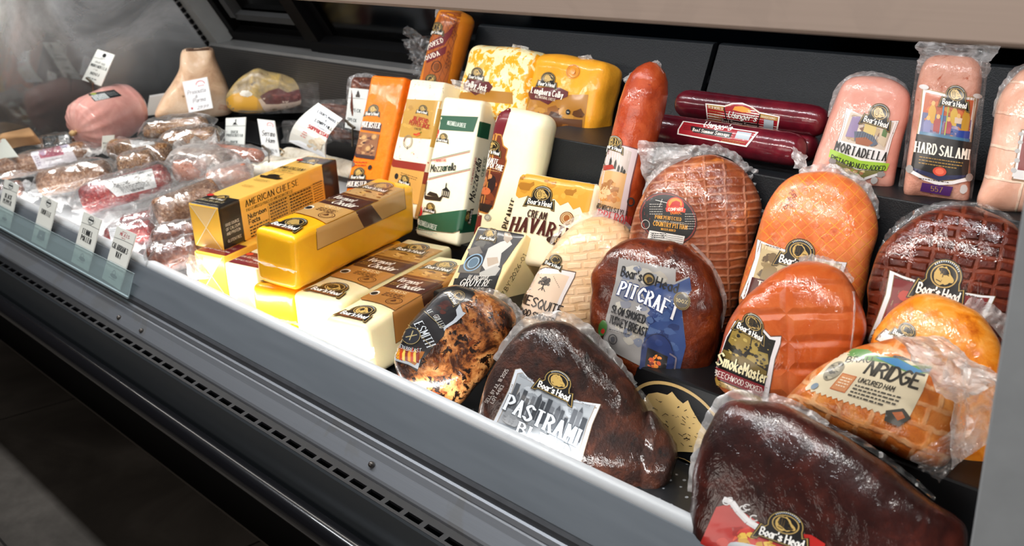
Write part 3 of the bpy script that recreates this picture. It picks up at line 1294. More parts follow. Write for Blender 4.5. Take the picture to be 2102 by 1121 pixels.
def fb(px, py, zt, yaw, pit, rol, w_, d_, h_):
    M = Matrix.Rotation(yaw, 3, 'Z') @ Matrix.Rotation(pit, 3, 'X') @ Matrix.Rotation(rol, 3, 'Y')
    o = atz(px, py, zt) - M @ Vector((0, 0, h_))
    return fitbox([o.x, o.y, o.z, yaw, pit, rol, w_, d_, h_])


MC = dict(american=cheese('american_cheese', 'f8c04a', .03), white_am=cheese('white_american', 'efe4bd', .03),
          ched=cheese('yellow_cheddar', 'ffb81e', .05, 7), ched2=cheese('yellow_cheddar_rind', 'ffb224', .1, 16),
          white=cheese('white_cheddar', 'f0e3b5', .03, 8), muen=cheese('muenster', 'ee7a16', .12, 40, .4, [('ffb060', 55, .66, .1)], .5),
          jal=cheese('pepper_jack', 'efe6cb', .03, 8, .36, [('b5331c', 52, .66, .02), ('3c2a16', 44, .67, .02), ('8c8a3c', 60, .68, .02)]),
          moz=cheese('mozzarella', 'f0e8cc', .03, 8), prov=cheese('provolone', 'f0e7c3', .04, 9, .36, None, .2),
          hav=cheese('havarti', 'f0e4c6', .03, 8), gru=cheese('gruyere', 'ecd9a3', .04, 9),
          colby=cheese('longhorn', 'f2a52c', .1, 8, .34, None, .5), cj=cheese('colby_jack', 'f7e8b4', .02, 5, .34, [('f0a820', 30, .49, .05)], .4),
          gouda=cheese('smoked_gouda', 'dd8326', .08, 6, .3, None, .05))

# -- American cheese box on top
def american(name, lab, px, py, zt, yaw, pit, rol, mt, dark, top):
    c = fb(px, py, zt, yaw, pit, rol, .088, .39, .098)
    t = thing('american_cheese', lab, 'cheese', base_of(c), 'boxed american cheese loaves')
    b = hexa(t, 'loaf', c, .004, mt)
    q = faces(c)
    if top:
        L = Label(b, q['T'], 90, 390, 40)
        L.rect(0, 0, 90, 52, '1c1a1a').rect(0, 330, 90, 390, '1c1a1a')
        L.rect(0, 52, 90, 330, 'fbcb66')
        L.text('AMERICAN CHEESE', 46, 14, 8, 'd9c9a0', 'serif', 72, 'c').text('AMERICAN CHEESE', 44, 366, 9, 'd9c9a0', 'serif', 72, 'c')
        L.text('NET WT. 5 LBS. 2.26kg', 44, 382, 5, 'c8bfae', 'cond', 70, 'c')
        L.logo(46, 44, 52).logo(48, 342, 50)
        L.ell(14, 46, 9, 7, 'c8201c').ell(12, 335, 9, 7, 'c8201c')
        L.text('AMERICAN', 45, 118, 17, '1c1a1a', 'serif', 74, 'c').text('CHEESE', 45, 134, 9, '1c1a1a', 'serif', 40, 'c')
        L.line([(10, 142), (80, 142)], 1.5, 'a83a20')
        L.poly([(12, 178), (80, 178), (74, 190), (20, 190)], '2a2118').ell(46, 172, 16, 10, '2a2118').line([(30, 178), (30, 150)], 1.6, '2a2118').line([(56, 176), (60, 152)], 1.6, '2a2118')
        L.lines(24, 206, 44, 2, 7, '6a4a18', 2).lines(30, 250, 30, 2, 7, 'a8741e', 2)
        L.build('top_print', t)
        L = Label(b, q['R'], 390, 98, 40)
        L.rect(0, 0, 62, 98, '1b1818').rect(334, 0, 390, 98, '1b1818')
        L.rect(62, 0, 334, 98, 'fac456')
        for i, s_ in enumerate(('GOOD SOURCE', 'OF CALCIUM', 'AND PROTEIN', 'GLUTEN FREE')):
            L.text(s_, 33, 46 + i * 10 + (6 if i == 3 else 0), 6, 'e8e4da', 'cond', 40, 'c')
        L.text('AMERICAN CHEESE', 78, 22, 13.5, '1c1510', 'serif', 172)
        L.text('PASTEURIZED PROCESS AMERICAN CHEESE', 78, 33, 6, '1c1510', 'serif', 150)
        L.text('Nutrition', 80, 50, 10, '1c1510', 'bold', 56).text('Facts', 80, 63, 10, '1c1510', 'bold', 34)
        L.lines(80, 69, 60, 4, 7, '1c1510', 3, .5)
        L.line([(142, 40), (142, 96)], .8, '1c1510').line([(208, 40), (208, 96)], .8, '1c1510')
        for k in range(8):
            L.line([(146, 42 + k * 7), (204, 42 + k * 7)], .7, '3a2a14').line([(212, 42 + k * 7), (290, 42 + k * 7)], .7, '3a2a14')
        L.lines(146, 38, 58, 8, 7, '2a1d10', 2.6, .4, 4).lines(212, 38, 76, 8, 7, '2a1d10', 2.6, .4, 6)
        L.lines(294, 34, 32, 10, 6, '3a2a14', 2, .5, 8)
        L.line([(142, 36), (330, 36), (330, 97)], .8, '3a2a14')
        L.build('side_print', t)
    else:
        L = Label(b, q['T'], 90, 390, 40)
        L.rect(0, 320, 90, 384, dark)
        L.text('AMERICAN CHEESE', 45, 350, 9, 'd9b9a0', 'serif', 76, 'c').text('NET WT. 5 LBS. 2.26kg', 45, 368, 6, 'e0d0c0', 'cond', 76, 'c')
        L.ell(14, 330, 9, 7, 'd8301c')
        L.build('top_print', t)
    # folded film on the end of the loaf
    F = q['F']
    L = Label(b, F, 60, 98, 10)
    w1, w2 = ('e6b45a', 'f4cd86') if mt == MC['american'] else ('ddcf9e', 'f5ecd0')
    L.poly([(4, 4), (30, 50), (56, 4)], w2).poly([(30, 50), (3, 96), (57, 96)], w1)
    L.line([(3, 2), (30, 50), (57, 2)], 1.4, 'f8e8c4').line([(3, 97), (30, 50), (57, 97)], 1.4, 'f8e8c4')
    L.build('folded_film', t, .0003)
    return c, t


american('american_cheese', 'yellow american cheese box with black ends lying on top of other boxes', 385, 416, .932, .285, .092, .008, MC['american'], None, True)
c1, t1 = american('american_cheese', 'yellow american cheese loaf at the bottom, with a torn film end, next to salami', 397, 515, .834, .275, .078, .0, MC['american'], '6d1220', False)
sheet(t1, 'film_end', [(386, 520), (418, 528), (430, 572), (384, 575)], .045, FILMW, .010, 16, 10, ragged=5)
american('american_cheese', 'white american cheese loaf with a maroon printed top between two yellow blocks', 460, 539, .832, .27, .072, .0, MC['white_am'], '6d1220', False)


def cheddar_top(L, W, H, c1='c08a45', tan='b87838', bare=True, first=True):
    x1 = W
    L.poly([(0, .10 * H), (x1, .10 * H), (x1, .37 * H), (0, .37 * H)], c1)
    L.mottle(0, .14 * H, x1, .34 * H, ['7a4716', 'd9aa62', '5a3210', 'e4bd7c', '94581f'], 34, 2, 9, 3, .7)
    L.rect(0, .335 * H, x1, .37 * H, '6b3a14')
    L.logo(W * .5, .155 * H, W * .72)
    L.rect(0, .37 * H, x1, .545 * H, '4d2a20')
    L.line([(0, .372 * H), (W, .372 * H)], 1, 'c9a063').line([(0, .543 * H), (W, .543 * H)], 1, 'c9a063')
    L.text('Vermont', W * .40, .445 * H, W * .17, 'f6f0e4', 'script', W * .5, 'c').text('Cheddar', W * .60, .515 * H, W * .18, 'f6f0e4', 'script', W * .55, 'c')
    L.text('AGED', W * .13, .48 * H, 5, 'b98d4a', 'serif').text('9 MONTHS', W * .08, .50 * H, 4, 'b98d4a', 'serif')
    L.poly([(0, .545 * H), (x1, .545 * H), (x1, .77 * H), (W * .85, .755 * H), (W * .6, .735 * H), (W * .3, .73 * H), (0, .735 * H)], tan)
    L.text('CHEESE', W * .56, .58 * H, W * .09, 'e9d9ae', 'sans', W * .38, 'c')
    L.ell(W * .17, .635 * H, W * .085, W * .1, 'f0ece0').ell(W * .17, .64 * H, W * .07, W * .07, '1c1a1a')
    L.lines(W * .34, .60 * H, W * .44, 3, W * .055, '55301a', W * .03)
    L.ring(W * .74, .68 * H, W * .16, W * .13, 1.6, '5a3218').ring(W * .74, .68 * H, W * .12, W * .095, .8, '5a3218').mottle(W * .65, .655 * H, W * .83, .705 * H, ['5a3218', '8d5826'], 6, 2, 6, 4)
    L.logo(W * .5, .875 * H, W * .74)
    L.text('VERMONT CHEDDAR', W * .48, .955 * H, W * .065, '8a3a1c', 'serif', W * .56, 'c')


# -- Vermont cheddar blocks
def block(lab, x, mt, r=.012, side=None, seam=True, lower=.0):
    c = fitbox(x)
    t = thing('cheddar_block', lab, 'cheese', base_of(c), 'vermont cheddar blocks')
    b = hexa(t, 'block', c, r, mt, 16, (.0016, 22))
    q = faces(c)
    L = Label(b, q['T'], 100, 330, 14)
    cheddar_top(L, 100, 330, *( ('c9a06a', 'c99c5c') if side == 'a' else ('b5843f', 'b47a3c')))
    L.build('top_label', t)
    if side:
        L = Label(b, q['R'], 330, 105, 14)
        if side == 'a':
            L.poly([(649, 470), (651, 513), (833, 428), (829, 380)], 'c99c5c', px=True, clamp=True)
            L.poly([(729, 428), (747, 467), (784, 450), (761, 408)], '4d2a20', px=True, clamp=True)
            L.line([L.px(649, 476), L.px(651, 513), L.px(833, 428), L.px(829, 385)], 1.2, '7b4f22')
        else:
            L.poly([(70, 0), (66, 62), (330, 66), (330, 0)], 'b47a3c')
            L.poly([(150, 0), (158, 64), (220, 64), (212, 0)], '4d2a20')
            L.line([(70, 0), (66, 62), (330, 66)], 1.4, '7b4f22')
        L.build('side_label', t)
    # welded film seam round the front end
    if seam:
        F = q['F']
        k = .60
        a = Vector(F[0]).lerp(Vector(F[3]), k)
        d = Vector(F[1]).lerp(Vector(F[2]), k)
        p0, p1 = at(a.x, a.y, c[0].y), at(d.x, d.y, c[1].y)
        up = (c[4] - c[0]).normalized()
        fd = (c[0] - c[2]).normalized()
        g = []
        for i in range(25):
            P = c[0].lerp(c[1], i / 24) + (c[4] - c[0]) * (1 - k)
            g.append([P + fd * (-.002 + .009 * j / 3 + .003 * noise.noise(P * 60)) + up * (.004 * noise.noise(P * 90 + Vector((j, 0, 0)))) for j in range(4)])
        cloth(t, 'film_seam', g, FILMW)
    return c, t, b


block('orange yellow vermont cheddar block lying on top of the other cheddar blocks', [-1.6829, .0474, .8404, .2978, .0573, .0729, .1001, .391, .1102], MC['ched'], .014, 'a')
block('orange yellow cheddar block underneath the top cheddar block, only its front end showing', [-1.7168, .0597, .7244, .2411, .0653, -.0118, .1114, .3394, .1026], MC['ched2'])
block('white vermont cheddar block squeezed between the lower yellow block and another white block', [-1.6051, .0826, .7253, .2382, .0693, .0013, .1200, .3523, .1062], MC['white'])
c, t, b = block('white vermont cheddar block at the end of the row beside the charred chicken breast', [-1.4635, .063, .7239, .1971, .114, -.0343, .1045, .3274, .1006], MC['white'], .012, 'b')
sheet(t, 'film_corner', [(745, 716), (768, 712), (770, 734), (748, 740)], .055, FILMW, .006, 10, ragged=6)

# -- muenster
c = slab([(762, 153), (831, 158), (771, 437), (699, 430)], .470, .34, .12, .10)
t = thing('muenster_cheese', 'bright orange muenster loaf standing upright at the left end of the cheeses', 'cheese', base_of(c), 'upright cheese loaves')
b = hexa(t, 'loaf', c, .010, MC['muen'], 18, (.0015, 26))
L = Label(b, [(762, 153), (831, 158), (783, 378), (711, 378)], 72, 226, 12)
L.poly([(741, 247), (784, 254), (781, 272), (739, 266)], '3a2427', px=True)
L.text('MUENSTER', 761, 262, 11, 'f2ece2', 'slabc', 38, 'c', px=True, rot=3)
L.logo(766, 228, 34, px=True)
p = [(738, 270), (780, 276), (770, 327), (727, 318)]
L.poly(p, '8a5c3c', px=True)
P = [L.px(*q) for q in p]
L.mottle(P[0][0] + 2, P[0][1] + 2, P[1][0] - 2, P[2][1] - 4, ['5c2f22', 'b98f62', '3f1d18', 'c9a679', '7a4a30'], 30, 2, 6, 8)
for x, y in ((748, 282), (769, 281), (756, 305)):
    q = L.px(x, y)
    L.ell(q[0], q[1], 6, 6, 'c59a63').ring(q[0], q[1], 5, 5, 1, '7c4a26')
L.poly([(727, 315), (770, 321), (768, 328), (725, 322)], '3a2427', px=True)
L.lines(*L.px(723, 332), 32, 2, 6, 'b23a14', 2)
L.ell(*L.px(724, 338), 5, 5, '6b5a58').ell(*L.px(760, 344), 4, 5, '231d1c')
L.logo(737, 358, 34, px=True)
L.rect(-1, 217, 60, 234, '2b1d20')
L.text('MUENSTER', 4, 231, 10, 'f2ece2', 'slabc', 38)
L.build('label', t)

# -- jalapeno pepper jack
c = slab([(842, 161), (911, 168), (850, 450), (782, 425)], .485, .30, -.04, .075)
t = thing('pepper_jack_cheese', 'cream pepper jack loaf with red and green flecks and a mustard yellow label', 'cheese', base_of(c), 'upright cheese loaves')
b = hexa(t, 'loaf', c, .007, MC['jal'], 18, (.001, 20))
L = Label(b, [(842, 161), (911, 168), (862, 402), (793, 376)], 70, 228, 14)
L.poly([(830, 203), (907, 207), (885, 286), (817, 281)], 'b98e3c', px=True)
P = L.px(832, 206)
L.mottle(3, 46, 66, 108, ['c79c48', 'ab8034'], 16, 3, 9, 5)
L.logo(868, 226, 26, px=True)
L.text('JALAPEÑO', 862, 250, 9, 'a8301c', 'boldc', 31, 'c', px=True, rot=2).text('PEPPER JACK', 860, 260, 9, 'a8301c', 'boldc', 40, 'c', px=True, rot=2)
L.text('CHEESE', 858, 267, 4, '2c1c14', 'sans', 14, 'c', px=True)
a = L.px(857, 275)
L.line([(a[0] - 7, a[1] + 2), (a[0] - 1, a[1] + 2), (a[0] + 5, a[1] - 3)], 3, 'c0301a').line([(a[0] - 2, a[1] + 5), (a[0] + 6, a[1])], 2.4, 'd8691f').line([(a[0] + 5, a[1] - 3), (a[0] + 8, a[1] - 6)], 1.2, '4a6a20')
a = L.px(838, 291)
L.ring(a[0], a[1], 9, 13, 1.2, '8a8372').ring(a[0], a[1], 6.5, 10, .8, '8a8372')
L.poly([(806, 327), (875, 337), (871, 353), (802, 342)], '8a2a1c', px=True)
L.poly([(802, 342), (871, 353), (858, 420), (790, 405)], 'c8964a', px=True)
L.lines(*L.px(824, 354), 34, 2, 4, '5a3a1c', 1.4)
L.ell(*L.px(815, 362), 4, 6, '1c1a1a')
L.logo(832, 371, 26, px=True)
L.build('label', t)
L = Label(b, faces(c)['R'], 60, 230, 14)
L.rect(0, 44, 60, 108, 'b98e3c').rect(0, 150, 60, 170, '8a2a1c').rect(0, 170, 60, 230, 'c8964a')
L.build('side_label', t)
sheet(t, 'film_end', [(925, 163), (962, 168), (966, 190), (935, 182)], .545, FILMW, .008, 10, ragged=5)

# -- mozzarella
c = slab([(910, 197), (992, 206), (938, 507), (850, 480)], .455, .30, .14, .062)
t = thing('mozzarella_cheese', 'ivory mozzarella loaf with two dark green printed bands standing upright', 'cheese', base_of(c), 'upright cheese loaves')
b = hexa(t, 'loaf', c, .009, MC['moz'], 18, (.0015, 18))
L = Label(b, [(910, 197), (992, 206), (938, 507), (850, 480)], 92, 300, 14)
L.poly([(903, 237), (982, 240), (972, 271), (897, 266)], '1c5138', px=True)
L.text('MOZZARELLA CHEESE', 918, 256, 9, 'e8eee4', 'cond', 42, px=True, rot=1)
L.logo(910, 284, 28, px=True)
L.ell(*L.px(897, 271), 5, 8, 'd01f24')
for y0, y1 in ((330, 309), (367, 346)):
    L.line([L.px(876, y0), L.px(966, y1)], 1.1, '23603f').line([L.px(875, y0 + 3), L.px(965, y1 + 3)], 1.1, 'a8302c')
L.text('LOW MOISTURE', 893, 333, 5, 'c04040', 'cond', 26, px=True, rot=-14)
L.text('Mozzarella', 884, 353, 15, '16120e', 'script', 54, px=True, rot=-15)
L.text('CHEESE', 907, 350, 8, '1c4a34', 'cond', 20, px=True, rot=-11)
a = L.px(866, 395)
L.poly([(a[0], a[1]), (a[0] + 10, a[1] + 4), (a[0] + 40, a[1] + 2), (a[0] + 48, a[1] - 6), (a[0] + 44, a[1] + 8), (a[0] + 10, a[1] + 12)], '14110f')
L.line([(a[0] + 4, a[1] + 2), (a[0] + 3, a[1] - 20)], 1.6, '14110f').poly([(a[0] + 12, a[1] + 2), (a[0] + 18, a[1] - 6), (a[0] + 34, a[1] - 5), (a[0] + 40, a[1] + 2)], '14110f')
L.rect(a[0] + 44, a[1] - 16, a[0] + 60, a[1] - 2, '14110f').line([(a[0] + 50, a[1] - 16), (a[0] + 50, a[1] - 30)], 2, '14110f').poly([(a[0] + 44, a[1] - 16), (a[0] + 52, a[1] - 22), (a[0] + 60, a[1] - 16)], '14110f')
for k in range(4):
    L.line([(a[0] + 46 + k * 4, a[1] - 14), (a[0] + 46 + k * 4, a[1] - 4)], 1, 'e8dfc4')
L.logo(884, 428, 28, px=True)
L.ell(*L.px(864, 436), 4.5, 7, 'd01f24')
L.poly([(855, 444), (957, 430), (948, 472), (930, 478), (848, 470)], '1c5138', px=True)
L.text('MOZZARELLA CHEESE', 858, 460, 9, 'e8eee4', 'cond', 42, px=True, rot=2)
L.lines(*L.px(857, 467), 44, 2, 4, 'b8c8b8', 1.3)
L.build('label', t)
L = Label(b, faces(c)['R'], 64, 300, 14)
L.rect(0, 2, 63, 298, 'f0e8cc').rect(0, 42, 40, 74, '1c5138').poly([(0, 236), (64, 224), (64, 262), (0, 272)], '1c5138')
L.text('Mozzarella', 30, 205, 19, '16120e', 'script', 86, rot=-90).text('CHEESE', 46, 150, 9, '1c4a34', 'cond', 40, rot=-90).text('LOW MOISTURE', 12, 170, 6, 'c04040', 'cond', 56, rot=-90)
L.logo(20, 235, 34, rot=-90)
L.build('side_label', t)

# -- picante provolone
c = slab([(1011, 216), (1112, 239), (1056, 519), (955, 506)], .400, .11, -.02, .062)
t = thing('provolone_cheese', 'rounded ivory provolone with a tall maroon label, beside the mozzarella', 'cheese', base_of(c), 'upright cheese loaves')
b = hexa(t, 'loaf', c, .030, MC['prov'], 18, (.0015, 20))
L = Label(b, [(1011, 216), (1112, 239), (1056, 519), (955, 506)], 104, 290, 8)
L.poly([(1018, 219), (1050, 221), (1026, 300), (1004, 300)], '6b1c24', px=True)
L.poly([(968, 438), (990, 442), (980, 505), (955, 500)], '6b1c24', px=True)
o = [(1003, 283), (1012, 272), (1030, 276), (1034, 298), (1043, 305), (1039, 322), (1041, 330), (1012, 428), (1004, 432), (1001, 441), (965, 430), (968, 420), (986, 330), (990, 318), (994, 296)]
L.poly(o, 'b9803c', px=True)
o2 = [(1000 + (x - 1000) * .94 + .5, 356 + (y - 356) * .965) for x, y in o]
L.poly(o2, '6c3420', px=True)
L.poly([(985, 350), (1031, 358), (1010, 424), (971, 415)], '54261a', px=True)
P = L.px(985, 356)
L.mottle(P[0], P[1] + 3, P[0] + 44, P[1] + 62, ['7c3a1e', '3a1a16', 'a8562a', '602a18'], 22, 4, 10, 12)
for x, y, c_, a_, b_ in ((995, 372, 'a8653a', 6, 11), (1010, 378, '2a1c1c', 8, 18), (997, 392, 'c4663a', 11, 8), (1007, 362, 'b57a4c', 4, 5), (990, 366, 'b57a4c', 3, 4), (980, 405, '9a5a34', 9, 6)):
    q = L.px(x, y)
    L.ell(q[0], q[1], a_, b_, c_, 12)
L.poly([(970, 413), (1012, 422), (1003, 436), (967, 428)], '1d1716', px=True)
L.logo(1013, 305, 40, px=True, rot=3)
L.text('PICANTE', 991, 328, 9, 'f1ebdf', 'slab', 34, px=True, rot=5).text('PROVOLONE', 984, 337, 11, 'f1ebdf', 'slab', 52, px=True, rot=6)
L.lines(*L.px(1000, 342), 30, 2, 5, 'b98d5a', 1.5)
L.ell(*L.px(1002, 446), 7, 7, 'b8b4a4').ring(*L.px(1002, 446), 5, 5, 1, '5c5a50')
L.text('PICANTE', 1045, 470, 14, '1c150c', 'slabc', 66, px=True, rot=-82)
L.build('label', t)

# -- cream havarti
c = slab([(1064, 353), (1223, 379), (1185, 560), (1020, 535)], .325, .30, -.05, .085)
t = thing('havarti_cheese', 'cream havarti block with a golden pasture label standing behind the gruyere', 'cheese', base_of(c))
b = hexa(t, 'block', c, .012, MC['hav'], 16, (.0015, 22))
L = Label(b, [(1064, 353), (1223, 379), (1203, 470), (1040, 446)], 160, 96, 8)
L.poly([(1, 1), (158, 1), (158, 70), (146, 64), (138, 52), (126, 60), (112, 46), (98, 56), (84, 44), (60, 50), (30, 46), (14, 54), (2, 46)], 'd39a35')
L.mottle(4, 4, 150, 44, ['dba645', 'c78b2a', 'd9a03c'], 22, 5, 14, 4)
for x, y, s_ in ((22, 28, 15), (112, 26, 12), (10, 12, 6), (60, 10, 5), (75, 12, 5)):
    L.poly([(x - s_, y), (x - s_ * .8, y - s_ * .5), (x + s_ * .5, y - s_ * .55), (x + s_ * .9, y - s_ * .9), (x + s_ * 1.1, y - s_ * .4), (x + s_ * .7, y), (x + s_ * .6, y + s_ * .5), (x - s_ * .6, y + s_ * .5)], 'a8701f')
L.logo(58, 46, 62, rot=1)
L.text('CREAM', 40, 88, 14, '3b2216', 'slabc', 38, rot=2)
L.text('HAVARTI', 14, 122, 28, '4a1d16', 'slabc', 112, rot=4, arc=6)
L.ell(118, 80, 14, 14, 'c9a877').ring(118, 80, 13, 13, 1.6, '6a3416').ring(118, 80, 9.5, 9.5, 1, '6a3416').ell(118, 80, 6, 7, '9a5c2c')
L.ell(116, 128, 28, 10, '3b2216').text('CHEESE', 118, 132, 9, 'e9c98a', 'serif', 34, 'c')
L.build('label', t)
rmq = sheet(t, 'film_edge', [(1172, 370), (1226, 378), (1230, 400), (1200, 392)], .40, FILMW, .006, 12, ragged=4)

# -- gruyere wedge
c = slab([(981, 463), (1081, 481), (998, 630), (904, 615)], .245, .62, -.10, .085)
t = thing('gruyere_cheese', 'pale gruyere wedge with a black and white photo label, leaning back', 'cheese', base_of(c))
b = hexa(t, 'wedge', c, .004, MC['gru'], 16, (.0012, 25))
L = Label(b, [(981, 463), (1081, 481), (1015, 598), (913, 604)], 100, 150, 10)
o = [(985, 463), (1081, 481), (1070, 492), (1064, 500), (1058, 508), (1050, 520), (1040, 535), (1032, 545), (1028, 560), (1022, 575), (1012, 605), (928, 600)]
L.poly(o, '3a3a3d', px=True)
P = L.px(975, 480)
L.mottle(8, 8, 70, 92, ['4b4a49', '2b2b2e', '5a5854', '6f6a60'], 18, 5, 12, 9)
for pts_, c_ in (([(1003, 510), (1028, 497), (1046, 492), (1052, 502), (1030, 520), (1026, 545), (1000, 560), (990, 545)], 'cfcdc8'), ([(1036, 478), (1048, 478), (1053, 490), (1042, 500), (1034, 492)], 'a39382'), ([(1035, 474), (1050, 475), (1052, 481), (1036, 480)], '262628'), ([(1000, 530), (1022, 528), (1024, 540), (1002, 548)], 'b7a694'),
                 ([(985, 560), (1020, 545), (1028, 552), (1015, 570), (985, 570)], 'b5b3ae'), ([(945, 545), (975, 535), (990, 545), (985, 562), (940, 560)], '6d675e'), ([(960, 512), (985, 505), (992, 520), (965, 525)], '76706a')):
    L.poly(pts_, c_, px=True)
L.poly([(934, 572), (1024, 566), (1012, 605), (926, 602)], '141414', px=True)
L.logo(1005, 484, 36, px=True, rot=2)
q = L.px(973, 540)
L.ring(q[0], q[1], 15, 19, 2.5, '8fb0cc').ell(q[0], q[1], 11, 14, '5a7488').ring(q[0], q[1], 9, 12, 1, 'b9d0e0')
L.text('BLANC GRUE', 961, 573, 9, 'ece8e0', 'serif', 44, px=True, rot=4)
L.text('GRUYERE', 944, 588, 17, 'f4f1ea', 'serif', 62, px=True, rot=3)
L.text('ALL NATURAL', 946, 596, 6, 'c8c4bc', 'serif', 50, px=True, rot=3)
L.build('label', t)
L = Label(b, faces(c)['R'], 85, 180, 12)
L.text("07.BY'.2026-01", 24, 150, 9, '5a4a2c', 'cond', 110, rot=-90)
L.build('date_stamp', t)

# -- smoked gouda
g0, g1 = at(888, 215, .645), at(940, 24, .672)
t = thing('gouda_cheese', 'tall round smoked gouda in amber film with a brown lattice label', 'cheese', g0)
b = tube(t, 'roll', g0, g1, .0445, MC['gouda'], [(0, .9), (.04, 1), (.9, 1), (.95, .95), (.98, .8), (1, .4)], 48, label=None)
L = Label(b, [(886, 22), (981, 30), (955, 170), (866, 168)], 95, 145, 6)
L.poly([(905, 24), (948, 26), (936, 70), (918, 172), (866, 170), (880, 90)], 'a8561c', px=True)
for k in range(-4, 9):
    for dx in (-1, 1):
        a, e = (896 + k * 12, 30), (896 + k * 12 + dx * 60, 172)
        pts_ = [(a[0] + (e[0] - a[0]) * q / 10, a[1] + (e[1] - a[1]) * q / 10) for q in range(11)]
        pts_ = [p for p in pts_ if 868 + (172 - p[1]) * .22 < p[0] < 948 - (p[1] - 26) * .2]
        if len(pts_) > 1:
            L.line([L.px(*p) for p in pts_], .8, '6d3412')
L.poly([(882, 88), (918, 66), (935, 48), (926, 72), (912, 92), (880, 104)], '6b1622', px=True).poly([(878, 112), (917, 94), (914, 110), (876, 130)], '6b1622', px=True)
L.text('SMOKED', 872, 103, 9, 'f2e9dc', 'slabc', 42, px=True, rot=-28).text('GOUDA', 868, 127, 9, 'f2e9dc', 'slabc', 38, px=True, rot=-26)
q = L.px(896, 137)
L.ring(q[0], q[1], 10, 12, 1.4, '3a1c0c').ell(q[0], q[1], 6, 8, '7a4014')
L.logo(897, 60, 34, px=True, rot=4)
L.logo(884, 165, 34, px=True, rot=4)
for k in range(9):
    L.ell(*L.px(933 - k * .6 + (k % 2) * 4, 44 + k * 4), 2, 2.4, '7a3410', 8)
    L.ell(*L.px(920 - k * .6 + (k % 2) * 4, 106 + k * 4), 2, 2.4, '7a3410', 8)
L.build('label', t)
sheet(t, 'film_end', [(893, 16), (912, 20), (905, 42), (895, 40)], .66, FILMW, .008, 10, ragged=5)

# -- colby jack and longhorn colby half moons
c = slab([(958, 88), (1094, 104), (1066, 252), (926, 236)], .590, .22, -.04, .075)
t = thing('colby_jack_cheese', 'marbled white and orange colby jack against the black back board', 'cheese', base_of(c), 'colby half moons')
b = hexa(t, 'half_moon', c, .024, MC['cj'], 16, (.003, 22), puff=.004)
L = Label(b, [(958, 88), (1094, 104), (1076, 205), (940, 190)], 136, 102, 8)
L.poly([(946, 190), (1000, 185), (1052, 190), (1053, 214), (940, 204)], 'a8731f', px=True)
L.poly([(952, 172), (962, 162), (1004, 168), (1012, 178), (1004, 190), (990, 190), (976, 196), (965, 188), (952, 184)], '5d1f22', px=True)
L.logo(979, 153, 36, px=True, rot=3)
L.text('Colby Jack', 977, 182, 12, 'f4ede0', 'slabc', 44, 'c', px=True, rot=8).text('ALL NATURAL CHEESE', 977, 189, 5, 'e6d6c0', 'cond', 40, 'c', px=True, rot=8)
L.build('label', t)
sheet(t, 'film_end', [(1052, 90), (1088, 98), (1090, 112), (1050, 104)], .64, FILMW, .008, 12, ragged=5)
c = slab([(1094, 105), (1238, 128), (1204, 286), (1062, 268)], .590, .22, -.05, .075)
t = thing('longhorn_cheese', 'orange longhorn colby half moon in wrinkled film near the pepperoni', 'cheese', base_of(c), 'colby half moons')
b = hexa(t, 'half_moon', c, .024, MC['colby'], 16, (.004, 22), puff=.004)
L = Label(b, [(1094, 105), (1238, 128), (1204, 286), (1062, 268)], 146, 165, 8)
L.poly([(1072, 192), (1092, 196), (1208, 194), (1196, 282), (1062, 268)], 'a8701f', px=True)
L.mottle(*L.px(1080, 205), *L.px(1196, 272), ['8a5318', '5a3210', 'b9822c', '43240e'], 40, 5, 15, 6)
L.poly([(1072, 236), (1120, 240), (1196, 246), (1194, 280), (1064, 266)], '59310f', px=True)
L.mottle(*L.px(1070, 244), *L.px(1190, 276), ['3d200c', '6d3f14', '4a2a10'], 22, 4, 12, 9)
L.poly([(1083, 190), (1096, 179), (1150, 180), (1167, 188), (1166, 198), (1152, 204), (1138, 205), (1126, 215), (1108, 206), (1090, 204)], '5d1f22', px=True)
L.logo(1125, 166, 44, px=True, rot=1)
L.text('Longhorn Colby', 1124, 196, 12, 'f4ede0', 'slabc', 66, 'c', px=True, rot=2).text('ALL NATURAL CHEESE', 1120, 204, 5, 'e6d6c0', 'cond', 42, 'c', px=True, rot=2)
q = L.px(1177, 147)
L.ring(q[0], q[1], 13, 13, 1.6, 'b9741c').ring(q[0], q[1], 9, 9, 1, 'b9741c').ell(q[0], q[1], 5, 6, 'd08a24')
L.ell(*L.px(1167, 230), 4.5, 5.5, '1c1a1a').line([L.px(1165, 230), L.px(1169, 231)], 1.4, 'd8d2c6')
L.build('label', t)
sheet(t, 'film_end', [(1186, 116), (1212, 112), (1226, 138), (1195, 132)], .64, FILMW, .010, 14, ragged=6)

# ------------------------------------------------------------------ meats on the right
def low(o):
    vs = [o.matrix_world @ v.co for v in o.data.vertices]
    return min(v.z for v in vs)


def meat_thing(name, lab, pts, Y, D, mt, body='ham', group=None, cat='ham', **k):
    cx = sum(p[0] for p in pts) / len(pts)
    cy = max(p[1] for p in pts)
    t = thing(name, lab, cat, at(cx, cy - 10, Y), group)
    return t, blob(t, body, pts, Y, D, mt, **k)


SHIELD = [(0, .04), (.12, .07), (.3, .09), (.7, .09), (.88, .07), (1, .04), (.97, .35), (.98, .7), (1, 1), (0, 1), (.02, .7), (.03, .35)]


